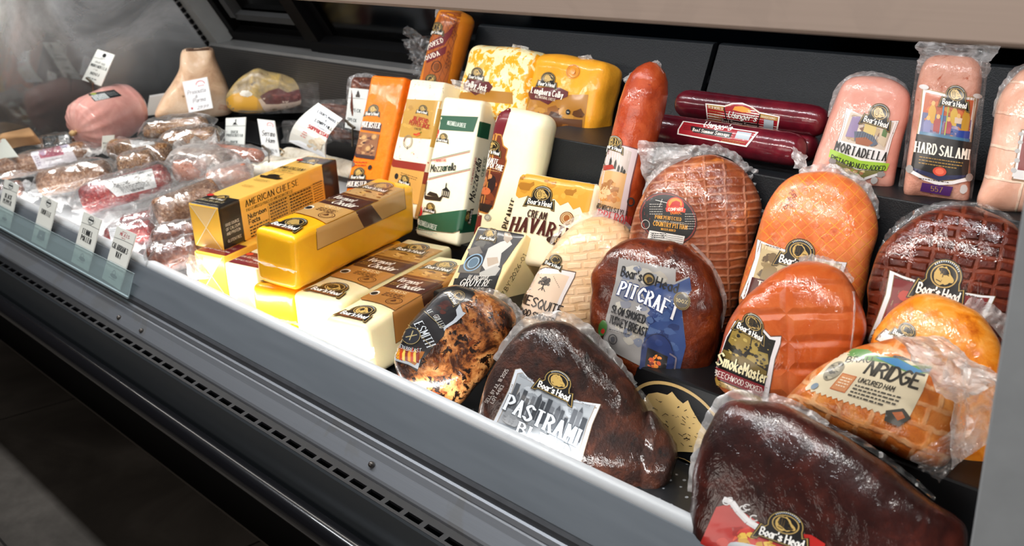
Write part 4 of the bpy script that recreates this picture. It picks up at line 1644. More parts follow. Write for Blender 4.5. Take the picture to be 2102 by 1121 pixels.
def shield(L, W, H, c_in, edge='e6e4e6', line_='a08a5c', x0=0, y0=0, inset=.05):
    P = [(x0 + x * W, y0 + y * H) for x, y in SHIELD]
    cx, cy = x0 + W / 2, y0 + H * .52
    L.poly(P, line_)
    L.poly([(cx + (x - cx) * .985, cy + (y - cy) * .988) for x, y in P], edge)
    L.poly([(cx + (x - cx) * (1 - 2 * inset), cy + (y - cy) * (1 - 1.8 * inset)) for x, y in P], line_)
    L.poly([(cx + (x - cx) * (.985 - 2 * inset), cy + (y - cy) * (.99 - 1.8 * inset)) for x, y in P], c_in)


# -- sandwich pepperoni
mt = meat('pepperoni_skin', [(.3, '8c3014'), (.5, 'a8421e'), (.7, 'bc582e')], 10, .4, .9, [('8c2a14', 60, .62, .08)], None, .4, .03, .8)
p0, p1 = at(1255, 470, .40), at(1341, 128, .455)
t = thing('pepperoni', 'tall orange red pepperoni sausage in clear film leaning on the black step', 'sausage', p0)
b = tube(t, 'sausage', p0, p1, .0385, mt, [(0, .85), (.05, .98), (.2, 1), (.74, 1), (.84, .95), (.91, .82), (.955, .62), (.985, .36), (1, .16)], 48, 1, 0, (.0015, 18))
L = Label(b, [(1240, 262), (1316, 280), (1296, 452), (1205, 440)], 84, 170, 5)
L.poly([(1244, 296), (1282, 298), (1313, 306), (1296, 380), (1285, 455), (1205, 445), (1222, 380)], '6a3b3a', px=True)
L.poly([(1244, 298), (1282, 300), (1310, 308), (1293, 380), (1282, 453), (1205, 443), (1222, 380)], 'cbb9bb', px=True)
L.poly([(1240, 300), (1280, 304), (1297, 312), (1282, 380), (1270, 436), (1212, 428), (1222, 380)], 'b9aca4', px=True)
L.poly([(1238, 348), (1287, 356), (1272, 430), (1212, 424), (1222, 380)], 'c79a66', px=True)
L.mottle(*L.px(1232, 360), *L.px(1275, 420), ['b3763e', 'd9b183', '9c6a3c', 'c98a4a'], 24, 5, 12, 6)
for x, y, h_ in ((1240, 346, 12), (1252, 344, 22), (1262, 347, 20), (1269, 352, 14), (1276, 354, 14), (1281, 356, 9)):
    q = L.px(x, y)
    L.poly([(q[0] - 3, q[1]), (q[0] - 2, q[1] - h_ * .7), (q[0], q[1] - h_), (q[0] + 2.4, q[1] - h_ * .6), (q[0] + 2, q[1])], '33342f')
L.poly([(1240, 340), (1258, 338), (1262, 346), (1240, 350)], '9c3226', px=True)
L.logo(1262, 296, 46, px=True, rot=6)
L.text('SANDWICH STYLE', 1211, 422, 8, '3a2a22', 'slab', 74, px=True, rot=7).text('PEPPERONI', 1205, 443, 15, 'c03a3e', 'serif', 82, px=True, rot=5)
L.ring(*L.px(1294, 414), 6, 7, 3, '3c3634')
L.build('label', t)
sheet(t, 'film_end', [(1322, 132), (1352, 122), (1364, 150), (1348, 150)], .455, FILMW, .010, 14, ragged=6)
sheet(t, 'film_end', [(1278, 162), (1300, 146), (1300, 158), (1284, 172)], .455, FILMW, .006, 10, ragged=4)

# -- beef summer sausages
mt = meat('summer_sausage_skin', [(.3, '3d0a14'), (.5, '560f1c'), (.7, '6a1824')], 8, .3, 1.0, None, None, .15, .0, .35)
for lab, a, e, ya, ye, r, lq in (
        ('upper of the dark red summer sausages, resting on the two below it', (1392, 211), (1698, 252), .585, .585, .0255, 'A'),
        ('dark red summer sausage on the step edge, tied film at its right end', (1338, 262), (1652, 311), .520, .520, .0265, 'B'),
        ('dark red summer sausage tucked behind the other two, only its end visible', (1480, 278), (1676, 306), .580, .580, .0230, None)):
    p0, p1 = at(*a, ya), at(*e, ye)
    t = thing('summer_sausage', lab, 'sausage', (p0 + p1) / 2, 'beef summer sausages')
    b = tube(t, 'sausage', p0, p1, r, mt, None, 44, 1, 0, (.0008, 25))
    if lq == 'A':
        L = Label(b, [(1448, 206), (1602, 231), (1598, 272), (1450, 248)], 152, 42, 5)
        L.poly([(0, 6), (40, 4), (54, -3), (75, -7), (96, -2), (110, 6), (152, 8), (150, 42), (2, 42)], 'e3dfd8')
        L.poly([(2.5, 8), (40, 7), (55, -.5), (75, -4.5), (95, 0), (109, 8.5), (149, 10), (147, 39), (4, 39)], '96141f')
        L.poly([(4, 8), (38, 7), (38, 16), (5, 15)], 'a8843c').poly([(112, 9), (148, 11), (147, 18), (112, 17)], 'a8843c')
        L.line([(38, 8), (44, 38)], 2.4, '1a1414').line([(112, 10), (106, 38)], 2.4, '1a1414')
        L.poly([(56, 10), (60, 3), (75, 0), (90, 3), (94, 10), (75, 12)], 'd8902c')
        L.text('OLD WORLD', 6, 14, 4.5, 'f0e8d8', 'serif', 30).text('TRADITIONS', 114, 16, 4, 'f0e8d8', 'serif', 30)
        L.text('QUALITY', 42, 6, 3.6, 'e8d8c0', 'sans', 16, rot=-18).text('SINCE 1880', 92, 1, 3.4, 'e8d8c0', 'sans', 18, rot=22)
        L.text("Usinger's", 75, 26, 12, 'f4f0e8', 'script', 58, 'c', out=('3c0c10', .1))
        L.poly([(30, 30), (112, 30), (110, 39), (34, 39)], '2a1414')
        L.text('Beef Summer Sausage', 71, 37.5, 5.5, 'c9b9b0', 'slab', 74, 'c')
        L.lines(7, 19, 28, 5, 4, 'a8843c', 1.2).bars(122, 19, 18, 18, '14181c', 3, 'a9b4bc')
        L.build('label', t)
    if lq == 'B':
        L = Label(b, [(1400, 250), (1560, 272), (1545, 302), (1392, 276)], 158, 32, 5)
        L.poly([(2, -2), (156, 0), (148, 34), (-2, 32), (-4, 20)], 'e3dfd8')
        L.poly([(5, 0), (152, 2), (145, 31), (1, 29), (-1, 19)], '96141f')
        L.line([(46, 0), (48, 8)], 3, '1a1414').line([(100, 24), (94, 31)], 3, '1a1414')
        L.text("Usinger's", 78, 5, 12, 'f4f0e8', 'script', 56, 'c')
        L.poly([(24, 7), (112, 9), (112, 22), (34, 21), (26, 16)], '1c1717')
        L.text('Beef Summer Sausage', 70, 18, 7, 'eee8e0', 'slab', 78, 'c')
        L.rect(120, 4, 146, 19, 'a9b4bc').bars(122, 6, 20, 11, '2c3238').lines(98, 25, 44, 2, 3.4, 'a8843c', 1.3).lines(8, 8, 18, 3, 4, '5a1018', 1.4)
        L.build('label', t)
        sheet(t, 'film_tail', [(1628, 300), (1655, 318), (1662, 352), (1630, 345)], .50, FILMW, .012, 16, ragged=7)

# -- pistachio mortadella loaf
mt = meat('mortadella_skin', [(.3, 'cf8c7c'), (.5, 'dc9c8c'), (.7, 'e4ac9c')], 9, .38, 1.0, [('c07a66', 18, .66, .15)], None, .12, .06, .9)
o = [(1765, 157), (1811, 158), (1847, 171), (1868, 196), (1867, 238), (1854, 288), (1841, 345), (1829, 392), (1790, 390), (1740, 382), (1690, 372), (1660, 360), (1670, 330), (1684, 290), (1704, 231), (1724, 183), (1740, 164)]
t, b = meat_thing('mortadella', 'pink mortadella loaf with a green pistachio banner, between sausages and salami', o, .565, .055, mt, 'loaf', cat='deli meat', e=.5, lump=(.002, 14))
L = Label(b, [(1738, 215), (1849, 243), (1812, 368), (1698, 345)], 115, 130, 6)
shield(L, 112, 128, 'e8e4e2', 'efeceb', '6d5a48', 1, 0, .03)
L.poly([(12, 12), (104, 12), (101, 72), (10, 72)], 'c9b9a8')
L.mottle(12, 14, 102, 70, ['a89078', 'd9cbb8', '7c5c4c', 'b8a07c', '8c98a8', 'e2d3b4'], 40, 4, 12, 11)
L.poly([(46, 16), (72, 14), (72, 60), (48, 62)], 'cdb670').poly([(18, 20), (34, 16), (36, 60), (16, 62)], '8c7aa0').poly([(80, 24), (100, 26), (98, 66), (82, 58)], 'c6b59a').poly([(86, 30), (96, 30), (96, 46), (86, 44)], '5d7a4c').poly([(30, 48), (48, 44), (70, 48), (84, 62), (74, 70), (36, 66)], '5b6474').poly([(36, 60), (56, 54), (74, 62), (66, 71), (40, 71)], '9a5c3e')
for k in range(9):
    L.line([(38 + k * 5, 46), (38 + k * 5, 58)], .9, '3c3a3c')
L.logo(68, 8, 66, rot=3)
L.text('MORTADELLA', 57, 92, 17, '1c1a18', 'slabc', 106, 'c', arc=-3)
L.poly([(-4, 92), (58, 102), (118, 96), (116, 112), (58, 118), (-3, 108)], '92b832').text('PISTACHIO NUTS ADDED', 57, 112, 9.5, '1b2a10', 'boldc', 110, 'c', arc=-6)
L.poly([(10, 112), (58, 121), (106, 114), (94, 130), (58, 138), (20, 128)], '6b6b3c').mottle(34, 118, 80, 132, ['8f9a48', 'c9b98a', '9c6a4c'], 12, 3, 7, 4)
L.line([(14, 120), (40, 134), (76, 136), (104, 120)], 5, 'd8d6d4').text('READY TO EAT', 56, 138, 5, '2a2420', 'sans', 44, 'c', arc=-3)
L.ell(6, 114, 7, 5, '8a8684').ell(108, 120, 8, 5, '8a8684').ell(98, 134, 7, 7, 'b4b2b0').poly([(28, 132), (48, 139), (44, 146), (26, 140)], '4a2458')
L.build('label', t)
rim(t, 'film_edge', b, [(1700, 240), (1722, 180), (1765, 154), (1812, 156), (1850, 172), (1868, 196)], 2, 8, FILMW, .004, 60, 4, 4, 20)

# -- hard salami in a long bag
mt = meat('salami_skin', [(.3, 'b87c68'), (.5, 'cc9480'), (.7, 'daa896')], 12, .42, .9, [('a8583e', 40, .62, .08), ('e6b49a', 30, .66, .1)], None, .6, .04, .8)
o = [(1911, 116), (1961, 113), (2000, 119), (2016, 142), (2011, 203), (1999, 274), (1993, 330), (1986, 417), (1940, 412), (1890, 404), (1856, 398), (1862, 331), (1874, 228), (1888, 149)]
t, b = meat_thing('hard_salami', 'hard salami loaf with an orange painted label, in a long clear bag', o, .565, .048, mt, 'loaf', cat='deli meat', e=.5, lump=(.002, 16))
L = Label(b, [(1893, 180), (2008, 200), (1982, 405), (1862, 388)], 120, 208, 6)
L.poly([(1, 0), (30, 2), (60, 4), (90, 2), (119, 0), (116, 60), (119, 170), (112, 178), (60, 186), (8, 178), (1, 170), (4, 60)], 'a98a5c')
L.poly([(3, 2), (60, 6), (117, 2), (114, 60), (117, 168), (60, 184), (3, 168), (6, 60)], 'e2dcda')
L.poly([(9, 8), (60, 11), (111, 8), (109, 60), (111, 100), (9, 100)], 'b5552c')
L.poly([(9, 50), (111, 50), (111, 92), (9, 92)], '5a5f88')
L.mottle(10, 12, 110, 50, ['c8642c', 'a8461f', 'd08a3a'], 18, 5, 14, 5).mottle(10, 52, 110, 94, ['44507c', '7c4a5c', '2f4a8c', 'b8703c', '8a7a98'], 30, 4, 12, 8)
for x, y, h_, c_ in ((28, 24, 46, 'c9962c'), (22, 56, 36, '7a7ca8'), (74, 24, 44, 'c9a13a'), (99, 22, 60, 'b98a2c'), (84, 42, 20, 'd0b8a0'), (42, 50, 36, '9c3434'), (64, 52, 34, 'a03c4c')):
    L.poly([(x - 7, y + h_), (x - 8, y + h_ * .4), (x - 3, y + 7), (x + 3, y + 7), (x + 8, y + h_ * .4), (x + 7, y + h_)], c_).ell(x, y + 4, 4, 5, 'd8a860', 12)
L.line([(50, 12), (50, 92)], 3, '4a8cb0').line([(60, 12), (60, 92)], 2.4, 'a9b44a')
L.poly([(84, 76), (110, 74), (110, 92), (84, 90)], '1f3c8c').poly([(9, 90), (111, 90), (111, 97), (9, 97)], '3a6c8c')
L.poly([(4, 96), (115, 96), (116, 168), (60, 172), (3, 168)], '171414')
L.logo(72, 10, 66, rot=2)
L.text('HARD SALAMI', 60, 132, 20, 'efe8d8', 'slabc', 108, 'c')
L.lines(16, 140, 88, 3, 6, 'a8823c', 1.8)
L.poly([(6, 164), (60, 172), (114, 164), (108, 172), (60, 182), (12, 172)], '24294a').ell(60, 164, 14, 9, 'c8442c').ell(60, 164, 9, 6, 'e06a4c')
L.line([(4, 172), (30, 182), (60, 187), (90, 182), (116, 172)], 7, 'e2dedc').lines(20, 182, 80, 1, 3, '3c3836', 1.8)
L.poly([(28, 190), (92, 190), (88, 208), (26, 206)], '4a2260').text('557', 60, 203, 9, 'a8864c', 'serif', 24, 'c')
L.ell(2, 168, 6, 8, '96928e').ell(118, 168, 6, 8, '96928e').ell(112, 192, 6, 9, 'c6c4c2').ell(6, -2, 9, 5, 'd0cccb').ell(114, -2, 8, 5, 'd0cccb')
L.build('label', t)
sheet(t, 'bag_top', [(1886, 85), (2058, 95), (2022, 160), (1884, 150)], .565, FILMW, .020, 30, ragged=8)
sheet(t, 'bag_side', [(1884, 120), (1892, 120), (1868, 396), (1843, 392)], .55, FILM, .006, 20, ragged=3)
sheet(t, 'bag_side', [(2014, 120), (2030, 130), (1994, 416), (1984, 416)], .55, FILM, .006, 20, ragged=3)

# -- trussed pink ham at the right edge
mt = meat('pink_ham', [(.3, 'cf9880'), (.5, 'dda890'), (.7, 'e6b8a2')], 8, .38, 1.0, [('c08470', 25, .64, .1)], dict(w=.055, h=.042, m=.0022, off=0, c='f0dcc4', k=.8, b=.5, bd=.005, warp=.01, rot=.1), .2, .05, .9)
o = [(2085, 150), (2110, 138), (2180, 140), (2230, 200), (2240, 330), (2200, 440), (2100, 440), (2010, 428), (2018, 360), (2034, 270), (2050, 200)]
t, b = meat_thing('pink_ham', 'pale pink string tied ham on the step at the far right of the case', o, .565, .06, mt, 'ham', cat='deli meat', e=.6, lump=(.004, 18))
L = Label(b, [(2096, 265), (2150, 270), (2140, 385), (2075, 375)], 60, 115, 6)
L.rect(0, 0, 60, 110, '8c6a4c').rect(3, 3, 60, 107, 'e2dcda').rect(8, 8, 60, 100, '7a1f20').rect(0, 90, 60, 104, 'd8d4d2')
for k in range(5):
    L.ell(1 + (k % 2) * 3, 12 + k * 20, 6, 5, 'a9a6a4', 12)
L.build('label', t)
rim(t, 'film_edge', b, [(2040, 240), (2062, 180), (2090, 145), (2130, 132)], 3, 12, FILMW, .008, 40, 4, 4, 16)

# -- country pit ham
mt = meat('pit_ham', [(.3, '5a220e'), (.48, '7c3a1c'), (.7, '9c5630')], 7, .42, 1.0, [('cc7630', 7, .60, .10)], dict(w=.030, h=.0125, m=.0036, off=0, c='c88f70', k=.5, b=.5, bd=.004, warp=.010, rot=-.1, sm=1.0), .45, .02, .9)
o = [(1404, 326), (1458, 315), (1493, 325), (1529, 351), (1556, 396), (1565, 430), (1550, 490), (1530, 560), (1508, 640), (1470, 700), (1390, 705), (1320, 680), (1290, 600), (1290, 500), (1302, 441), (1319, 396), (1352, 355)]
t, b = meat_thing('pit_ham', 'netted country pit ham with a round black label, in crinkled clear film', o, .408, .052, mt, lump=(.003, 20), e=.68)
L = Label(b, [(1310, 395), (1434, 395), (1434, 503), (1310, 503)], 124, 108, 6)
E_ = [(62 + (60 * math.cos(a * .2244)) * .98 - 6 * math.sin(a * .2244), 54 + 52 * math.sin(a * .2244) + 14 * math.cos(a * .2244)) for a in range(28)]
L.poly(E_, '1b1413').poly([(62 + (x - 62) * .97, 54 + (y - 54) * .97) for x, y in E_], '7a2a22').poly([(62 + (x - 62) * .92, 54 + (y - 54) * .92) for x, y in E_], '151414')
L.ell(76, 27, 18, 17, 'c8321c').ell(76, 24, 14, 12, 'e8882c').poly([(64, 30), (70, 20), (78, 17), (86, 20), (88, 30)], 'b8241c').poly([(56, 32), (76, 28), (98, 34), (96, 42), (76, 38), (58, 40)], 'd8402c')
L.text('COMPART', 77, 38, 6, 'f4ead8', 'boldc', 30, 'c').text('DUROC', 78, 45, 5, 'e88a2c', 'boldc', 22, 'c')
L.text('PORK PERFECTED', 62, 56, 6.5, 'e8a63a', 'slab', 54, 'c', rot=6).text('HICKORY SMOKED', 64, 63, 3.6, 'd8d0c4', 'sans', 62, 'c', rot=6)
L.text('COUNTRY PIT HAM', 66, 72, 8.5, 'e8a63a', 'slab', 70, 'c', rot=7).text('WATER ADDED', 62, 79, 4, 'e8a63a', 'slab', 30, 'c', rot=7)
L.lines(24, 24, 26, 5, 5, 'b8b4ac', 1.4).lines(96, 44, 22, 7, 5, 'b8b4ac', 1.3)
L.poly([(24, 78), (96, 90), (92, 106), (20, 94)], 'd9d6d0')
for k in range(4):
    L.line([(25, 82 + k * 4), (92, 93 + k * 4)], .9, '2c2a28')
L.lines(28, 84, 30, 3, 4, '2a2826', 1.6).ring(16, 66, 8, 9, 1.2, 'b8b4ac')
L.line([(36, 16), (60, 22)], 1, 'e8e4e0').line([(50, 14), (44, 30)], .9, 'd8d4d0')
L.build('label', t)
sheet(t, 'bag_corner', [(1311, 288), (1420, 298), (1412, 330), (1322, 400)], .40, FILMW, .016, 26, ragged=7)
rim(t, 'bag_ruffle', b, [(1330, 375), (1400, 325), (1458, 312), (1500, 322), (1535, 350)], 8, 20, FILMW, .016, 80, 6, 5, 34)
rim(t, 'bag_ruffle', b, [(1520, 340), (1550, 375), (1566, 420), (1560, 460)], 6, 26, FILMW, .018, 60, 6, 5, 26)

# -- tavern ham
mt = meat('tavern_ham', [(.3, 'b04e20'), (.5, 'cf6c38'), (.7, 'e08a58')], 7, .34, 1.0, [('a8401c', 20, .62, .12)], dict(w=.0125, h=.0125, m=.0008, off=0, c='d8982c', k=.65, b=.35, bd=-.003, warp=.006, rot=.72), .25, .04, .9)
o = [(1654, 353), (1707, 352), (1758, 374), (1790, 414), (1803, 474), (1788, 536), (1776, 603), (1750, 680), (1640, 700), (1540, 680), (1516, 620), (1529, 554), (1551, 487), (1569, 429), (1596, 385), (1625, 362)]
t, b = meat_thing('tavern_ham', 'smooth orange ham with fine yellow netting, standing behind the smaller knobbly ham', o, .412, .050, mt, lump=(.002, 14), e=.68)
L = Label(b, [(1556, 486), (1740, 534), (1722, 640), (1524, 592)], 190, 110, 7)
shield(L, 190, 130, 'cdbb94', 'e4e2e6', '7c5a3c', 0, 0, .055)
L.rect(14, 22, 62, 84, 'b9a57c').mottle(16, 24, 60, 82, ['8c7854', '5c4a34', 'd4c49c'], 18, 4, 10, 5)
L.ell(40, 36, 9, 11, '6e5a3c').poly([(26, 84), (28, 54), (40, 48), (54, 56), (56, 84)], '84704a').rect(62, 22, 130, 84, 'ac9c78')
L.rect(12, 84, 180, 130, '4a1a14').text('TAVERN HAM', 24, 108, 20, 'efe6d4', 'serif', 140)
L.lines(20, 12, 40, 1, 3, '6a5a48', 2)
L.logo(90, 18, 92, rot=2)
L.build('label', t)
L = Label(b, [(1600, 370), (1640, 370), (1640, 440), (1600, 440)], 40, 70, 6)
L.text('06 16 24', 14, 60, 8, '5a2414', 'cond', 42, rot=-66).text('07 09', 26, 56, 8, '5a2414', 'cond', 28, rot=-66)
L.build('date_stamp', t)
rim(t, 'bag_ruffle', b, [(1640, 352), (1700, 348), (1756, 370), (1788, 405), (1802, 450)], 3, 16, FILMW, .012, 70, 5, 5, 30)
t_tav = t

# -- maple ham
mt = meat('maple_ham', [(.3, '2c0e08'), (.5, '4a1a10'), (.7, '6e2c1a')], 8, .34, 1.0, [('220a06', 30, .6, .15)], dict(w=.026, h=.0165, m=.0050, off=0, c='7c3820', k=.6, b=.7, bd=-.006, warp=.012, rot=.05, sm=.7), .5, .02, .6)
o = [(1966, 420), (2011, 426), (2054, 443), (2097, 477), (2128, 560), (2125, 660), (2080, 760), (1950, 800), (1830, 770), (1775, 690), (1780, 628), (1783, 577), (1804, 514), (1834, 477), (1877, 446), (1923, 426)]
t, b = meat_thing('maple_ham', 'dark glazed netted ham with a red maple leaf label, partly behind the orange turkey', o, .418, .048, mt, lump=(.004, 22), e=.66)
L = Label(b, [(1828, 548), (2046, 602), (2010, 720), (1788, 672)], 225, 120, 7)
shield(L, 225, 150, '6d1417', 'd9dade', '7c6a4c', 0, 0, .05)
L.mottle(16, 26, 208, 110, ['8c1c1a', 'a83020', '5a0f14', 'b8481f', '3c0c10'], 30, 8, 22, 7)
for x, y, s_ in ((110, 72, 30), (60, 84, 24), (150, 60, 18)):
    L.poly([(x, y - s_), (x + s_ * .2, y - s_ * .5), (x + s_ * .6, y - s_ * .7), (x + s_ * .5, y - s_ * .2), (x + s_, y - s_ * .1), (x + s_ * .5, y + s_ * .4), (x, y + s_ * .4), (x - s_ * .5, y + s_ * .4), (x - s_, y - s_ * .1), (x - s_ * .5, y - s_ * .2), (x - s_ * .6, y - s_ * .7), (x - s_ * .2, y - s_ * .5)], '33090d')
L.text('MAPLE', 46, 96, 12, 'e4dcd8', 'serif', 60).text('HONEY', 22, 118, 22, 'e4dcd8', 'serif', 90)
L.lines(14, 16, 42, 1, 3, '5c4c44', 2.4).lines(150, 16, 56, 1, 3, '5c4c44', 2.4)
L.logo(108, 6, 116, rot=1)
L.build('label', t)
rim(t, 'film_edge', b, [(1800, 540), (1830, 480), (1880, 440), (1930, 422), (1966, 416)], 2, 12, FILM, .006, 60, 4, 5, 20)
rim(t, 'film_edge', b, [(1966, 416), (2030, 428), (2090, 466), (2120, 520)], 2, 9, FILM, .004, 40, 4, 5, 16)

# -- mesquite turkey
mt = meat('mesquite_turkey', [(.3, 'e6b886'), (.5, 'f0caa0'), (.7, 'f6d8b4')], 8, .4, .9, [('d69c66', 22, .64, .12)], dict(w=.026, h=.0135, m=.0034, off=.4, c='d2a068', k=.35, b=.35, bd=-.004, warp=.010, rot=-.12, sm=.6), .2, .06, .7)
o = [(1234, 445), (1270, 455), (1297, 480), (1296, 530), (1262, 610), (1225, 690), (1170, 720), (1100, 700), (1068, 655), (1076, 610), (1090, 585), (1116, 535), (1140, 499), (1170, 468), (1203, 449)]
t, b = meat_thing('turkey_breast', 'cream netted turkey breast with a tree drawing on its label, beside the gruyere', o, .315, .058, mt, 'breast', cat='turkey breast', lump=(.0025, 20), e=.66)
L = Label(b, [(1104, 540), (1184, 560), (1146, 690), (1060, 665)], 84, 130, 6)
L.poly([(1098, 556), (1120, 548), (1150, 552), (1183, 558), (1180, 570), (1160, 608), (1138, 660), (1062, 640), (1070, 615)], '6a5648', px=True)
L.poly([(1098, 558), (1120, 550), (1150, 554), (1181, 560), (1178, 570), (1158, 608), (1136, 662), (1062, 644), (1070, 615)], 'ece4e2', px=True)
L.poly([(1095, 562), (1150, 562), (1169, 568), (1166, 574), (1148, 612), (1128, 662), (1062, 648), (1070, 615)], 'e8cdb4', px=True)
a = L.px(1117, 582)
L.mottle(a[0] - 13, a[1] - 16, a[0] + 13, a[1] + 5, ['5a5450', '716a64', '484240'], 34, 2, 5, 8)
L.line([(a[0], a[1]), (a[0], a[1] + 15)], 2.6, '4a4440').line([(a[0] - 7, a[1] + 16), (a[0], a[1] + 8), (a[0] + 7, a[1] + 16)], 1.4, '4a4440').line([(a[0] - 8, a[1] - 4), (a[0], a[1] + 4), (a[0] + 8, a[1] - 4)], 1.3, '4a4440')
L.logo(1139, 538, 42, px=True, rot=8)
L.text('MESQUITE', 1068, 620, 18, '2a2220', 'cond', 84, px=True, rot=3).text('WOOD SMOKED', 1060, 640, 11, '2a2220', 'boldc', 76, px=True, rot=3)
for k in range(7):
    q = L.px(1137 + k * 1.8, 568 + k * 3.6)
    L.ell(q[0], q[1], .9, .9, '8c7a6a', 6)
L.build('label', t)
rim(t, 'film_edge', b, [(1130, 500), (1160, 465), (1205, 444), (1250, 444), (1290, 468), (1298, 490)], 3, 11, FILMW, .006, 60, 4, 4, 22)

# -- pitcraft turkey
mt = meat('smoked_turkey_dark', [(.3, '341006'), (.5, '5c220c'), (.7, '7e3714')], 8, .34, 1.0, [('8f4418', 22, .6, .15), ('2a0c06', 34, .64, .1)], None, .8, .02, .7)
o = [(1315, 486), (1368, 489), (1413, 502), (1453, 540), (1478, 583), (1486, 637), (1478, 700), (1462, 760), (1430, 815), (1360, 815), (1290, 780), (1235, 725), (1206, 660), (1214, 600), (1212, 566), (1226, 537), (1258, 503)]
t, b = meat_thing('turkey_breast', 'dark brown smoked turkey breast with a blue and grey barbecue label', o, .290, .052, mt, 'breast', cat='turkey breast', lump=(.007, 24), e=.66)
L = Label(b, [(1271, 527), (1420, 557), (1400, 755), (1238, 705)], 165, 190, 6)
zz = [(i * 4.1, (i % 2) * 4) for i in range(33)]
L.poly(zz + [(134, 30), (160, 12), (168, 40), (150, 70), (166, 140), (160, 206), (110, 214), (0, 196), (-4, 140), (2, 60)], '8f8d8c')
L.mottle(6, 8, 120, 180, ['a9a59c', '7c7f8a', '9a948a', 'b4b0a6', '6f7688'], 40, 8, 22, 9)
L.poly([(60, 60), (100, 40), (132, 36), (162, 14), (168, 40), (150, 72), (168, 150), (160, 206), (110, 214), (84, 160), (96, 110)], '2c4274')
L.mottle(80, 60, 160, 200, ['24386a', '3c5484', '1f2f5c', '4a608c'], 26, 6, 18, 3)
L.text("Boar's", 12, 42, 21, '1a1a1c', 'black', 48, rot=3).text('Head', 92, 47, 20, '1a1a1c', 'black', 48, rot=7)
L.ell(76, 36, 14, 14, '1a1712').ell(76, 36, 10, 10, '8c7440').ell(78, 37, 7, 6, '2a2216')
L.text('PITCRAFT', 78, 96, 29, 'e6e8ea', 'slabc', 132, 'c', rot=11, arc=6, out=('23386c', .16))
L.ell(151, 66, 17, 18, '8a7a54').ell(151, 66, 13, 14, '5c5a58').ring(151, 66, 15, 16, 1, '3c3424').text('100%', 151, 70, 7, 'c9b98a', 'slabc', 24, 'c')
st_ = []
for k in range(10):
    rr = 8 if k % 2 == 0 else 3.4
    st_.append((64 + rr * math.sin(k * .628), 102 - rr * math.cos(k * .628)))
L.poly(st_, 'dfe2e6')
L.text('SLOW SMOKED', 6, 124, 15, '17181c', 'boldc', 74, rot=4).text('TURKEY BREAST', 4, 146, 16, '17181c', 'boldc', 84, rot=5)
L.lines(8, 158, 60, 1, 4, '3a3c42', 1.6).ring(20, 176, 9, 9, 2, '2c2c30').ell(20, 176, 5, 5, '3c3e44').ell(-6, 160, 9, 16, '3a6a2c').ell(-4, 166, 4, 6, 'b02a20')
L.poly([(84, 214), (82, 170), (92, 148), (114, 140), (136, 148), (148, 172), (146, 214)], '1c2d5e').ring(115, 178, 30, 36, 2, '0f1a3c', 20, 180, 360)
L.poly([(94, 214), (94, 172), (136, 178), (134, 220)], '120e10').mottle(98, 176, 130, 212, ['c8501c', 'e8882c', '7a2410'], 12, 3, 8, 6).ell(115, 158, 8, 6, '22356a')
L.line([(138, 172), (152, 176), (150, 214)], 3, '6c6470')
L.build('label', t)
rim(t, 'film_edge', b, [(1420, 500), (1460, 545), (1484, 600), (1486, 640), (1476, 690)], 1, 6, FILMW, .004, 50, 4, 4, 16)

# -- small beechwood ham
mt = meat('beechwood_ham', [(.3, '983c16'), (.5, 'b45424'), (.7, 'c87040')], 6, .3, 1.0, [('a03a18', 20, .64, .12)], dict(w=.11, h=.036, m=.0095, off=0, c='b85430', k=.3, b=.35, bd=-.012, warp=.008, rot=-.12, sm=1.0), .15, .04, .7)
o = [(1654, 535), (1694, 541), (1734, 561), (1761, 599), (1781, 661), (1776, 700), (1754, 745), (1712, 800), (1650, 838), (1590, 846), (1530, 832), (1472, 790), (1478, 706), (1497, 652), (1525, 612), (1574, 572), (1618, 543)]
t, b = meat_thing('small_ham', 'shiny orange ham tied in bulges, with a black and gold tree label', o, .290, .055, mt, lump=(.004, 16), e=.66)
L = Label(b, [(1510, 640), (1606, 690), (1580, 828), (1464, 785)], 118, 150, 6)
L.poly([(4, 20), (30, 4), (60, 0), (90, 14), (116, 0), (118, 20), (112, 60), (114, 150), (-2, 150), (-2, 60)], '5c4a44')
L.poly([(5, 21), (30, 6), (60, 2), (90, 16), (115, 3), (116, 20), (110, 60), (112, 150), (-2, 150), (-2, 60)], 'dcd9dd')
L.poly([(8, 24), (34, 12), (60, 8), (88, 22), (104, 18), (100, 60), (100, 122), (-2, 126), (0, 60)], '14120f')
L.poly([(6, 40), (30, 28), (46, 30), (50, 60), (40, 78), (14, 72), (4, 66)], '8a7334').poly([(60, 60), (92, 56), (98, 76), (84, 86), (62, 78)], '93803c').poly([(50, 34), (70, 30), (68, 60), (74, 92), (46, 92), (52, 64)], 'a08a44').poly([(0, 86), (40, 82), (98, 92), (98, 104), (0, 100)], '6e5c2a')
L.mottle(6, 30, 98, 90, ['2a2414', 'b49c54', '1a1610', '7c6830'], 44, 2, 6, 5)
L.logo(44, 14, 76, rot=4)
L.text('SmokeMaster', 50, 116, 22, 'e8dfb4', 'black', 104, 'c', out=('14120f', .06))
L.poly([(-2, 122), (100, 122), (100, 142), (-2, 140)], '7a1a24').text('BEECHWOOD SMOKED', 48, 136, 9.5, 'ece4dc', 'sans', 96, 'c')
L.poly([(-2, 142), (100, 144), (100, 152), (-2, 150)], 'a8843a').text('BLACK FOREST', 48, 152, 7, '4a3416', 'sans', 70, 'c')
L.build('label', t)
rim(t, 'film_knot', b, [(1640, 532), (1680, 536), (1720, 552), (1750, 580)], 4, 16, FILMW, .010, 50, 5, 6, 22)
g = []
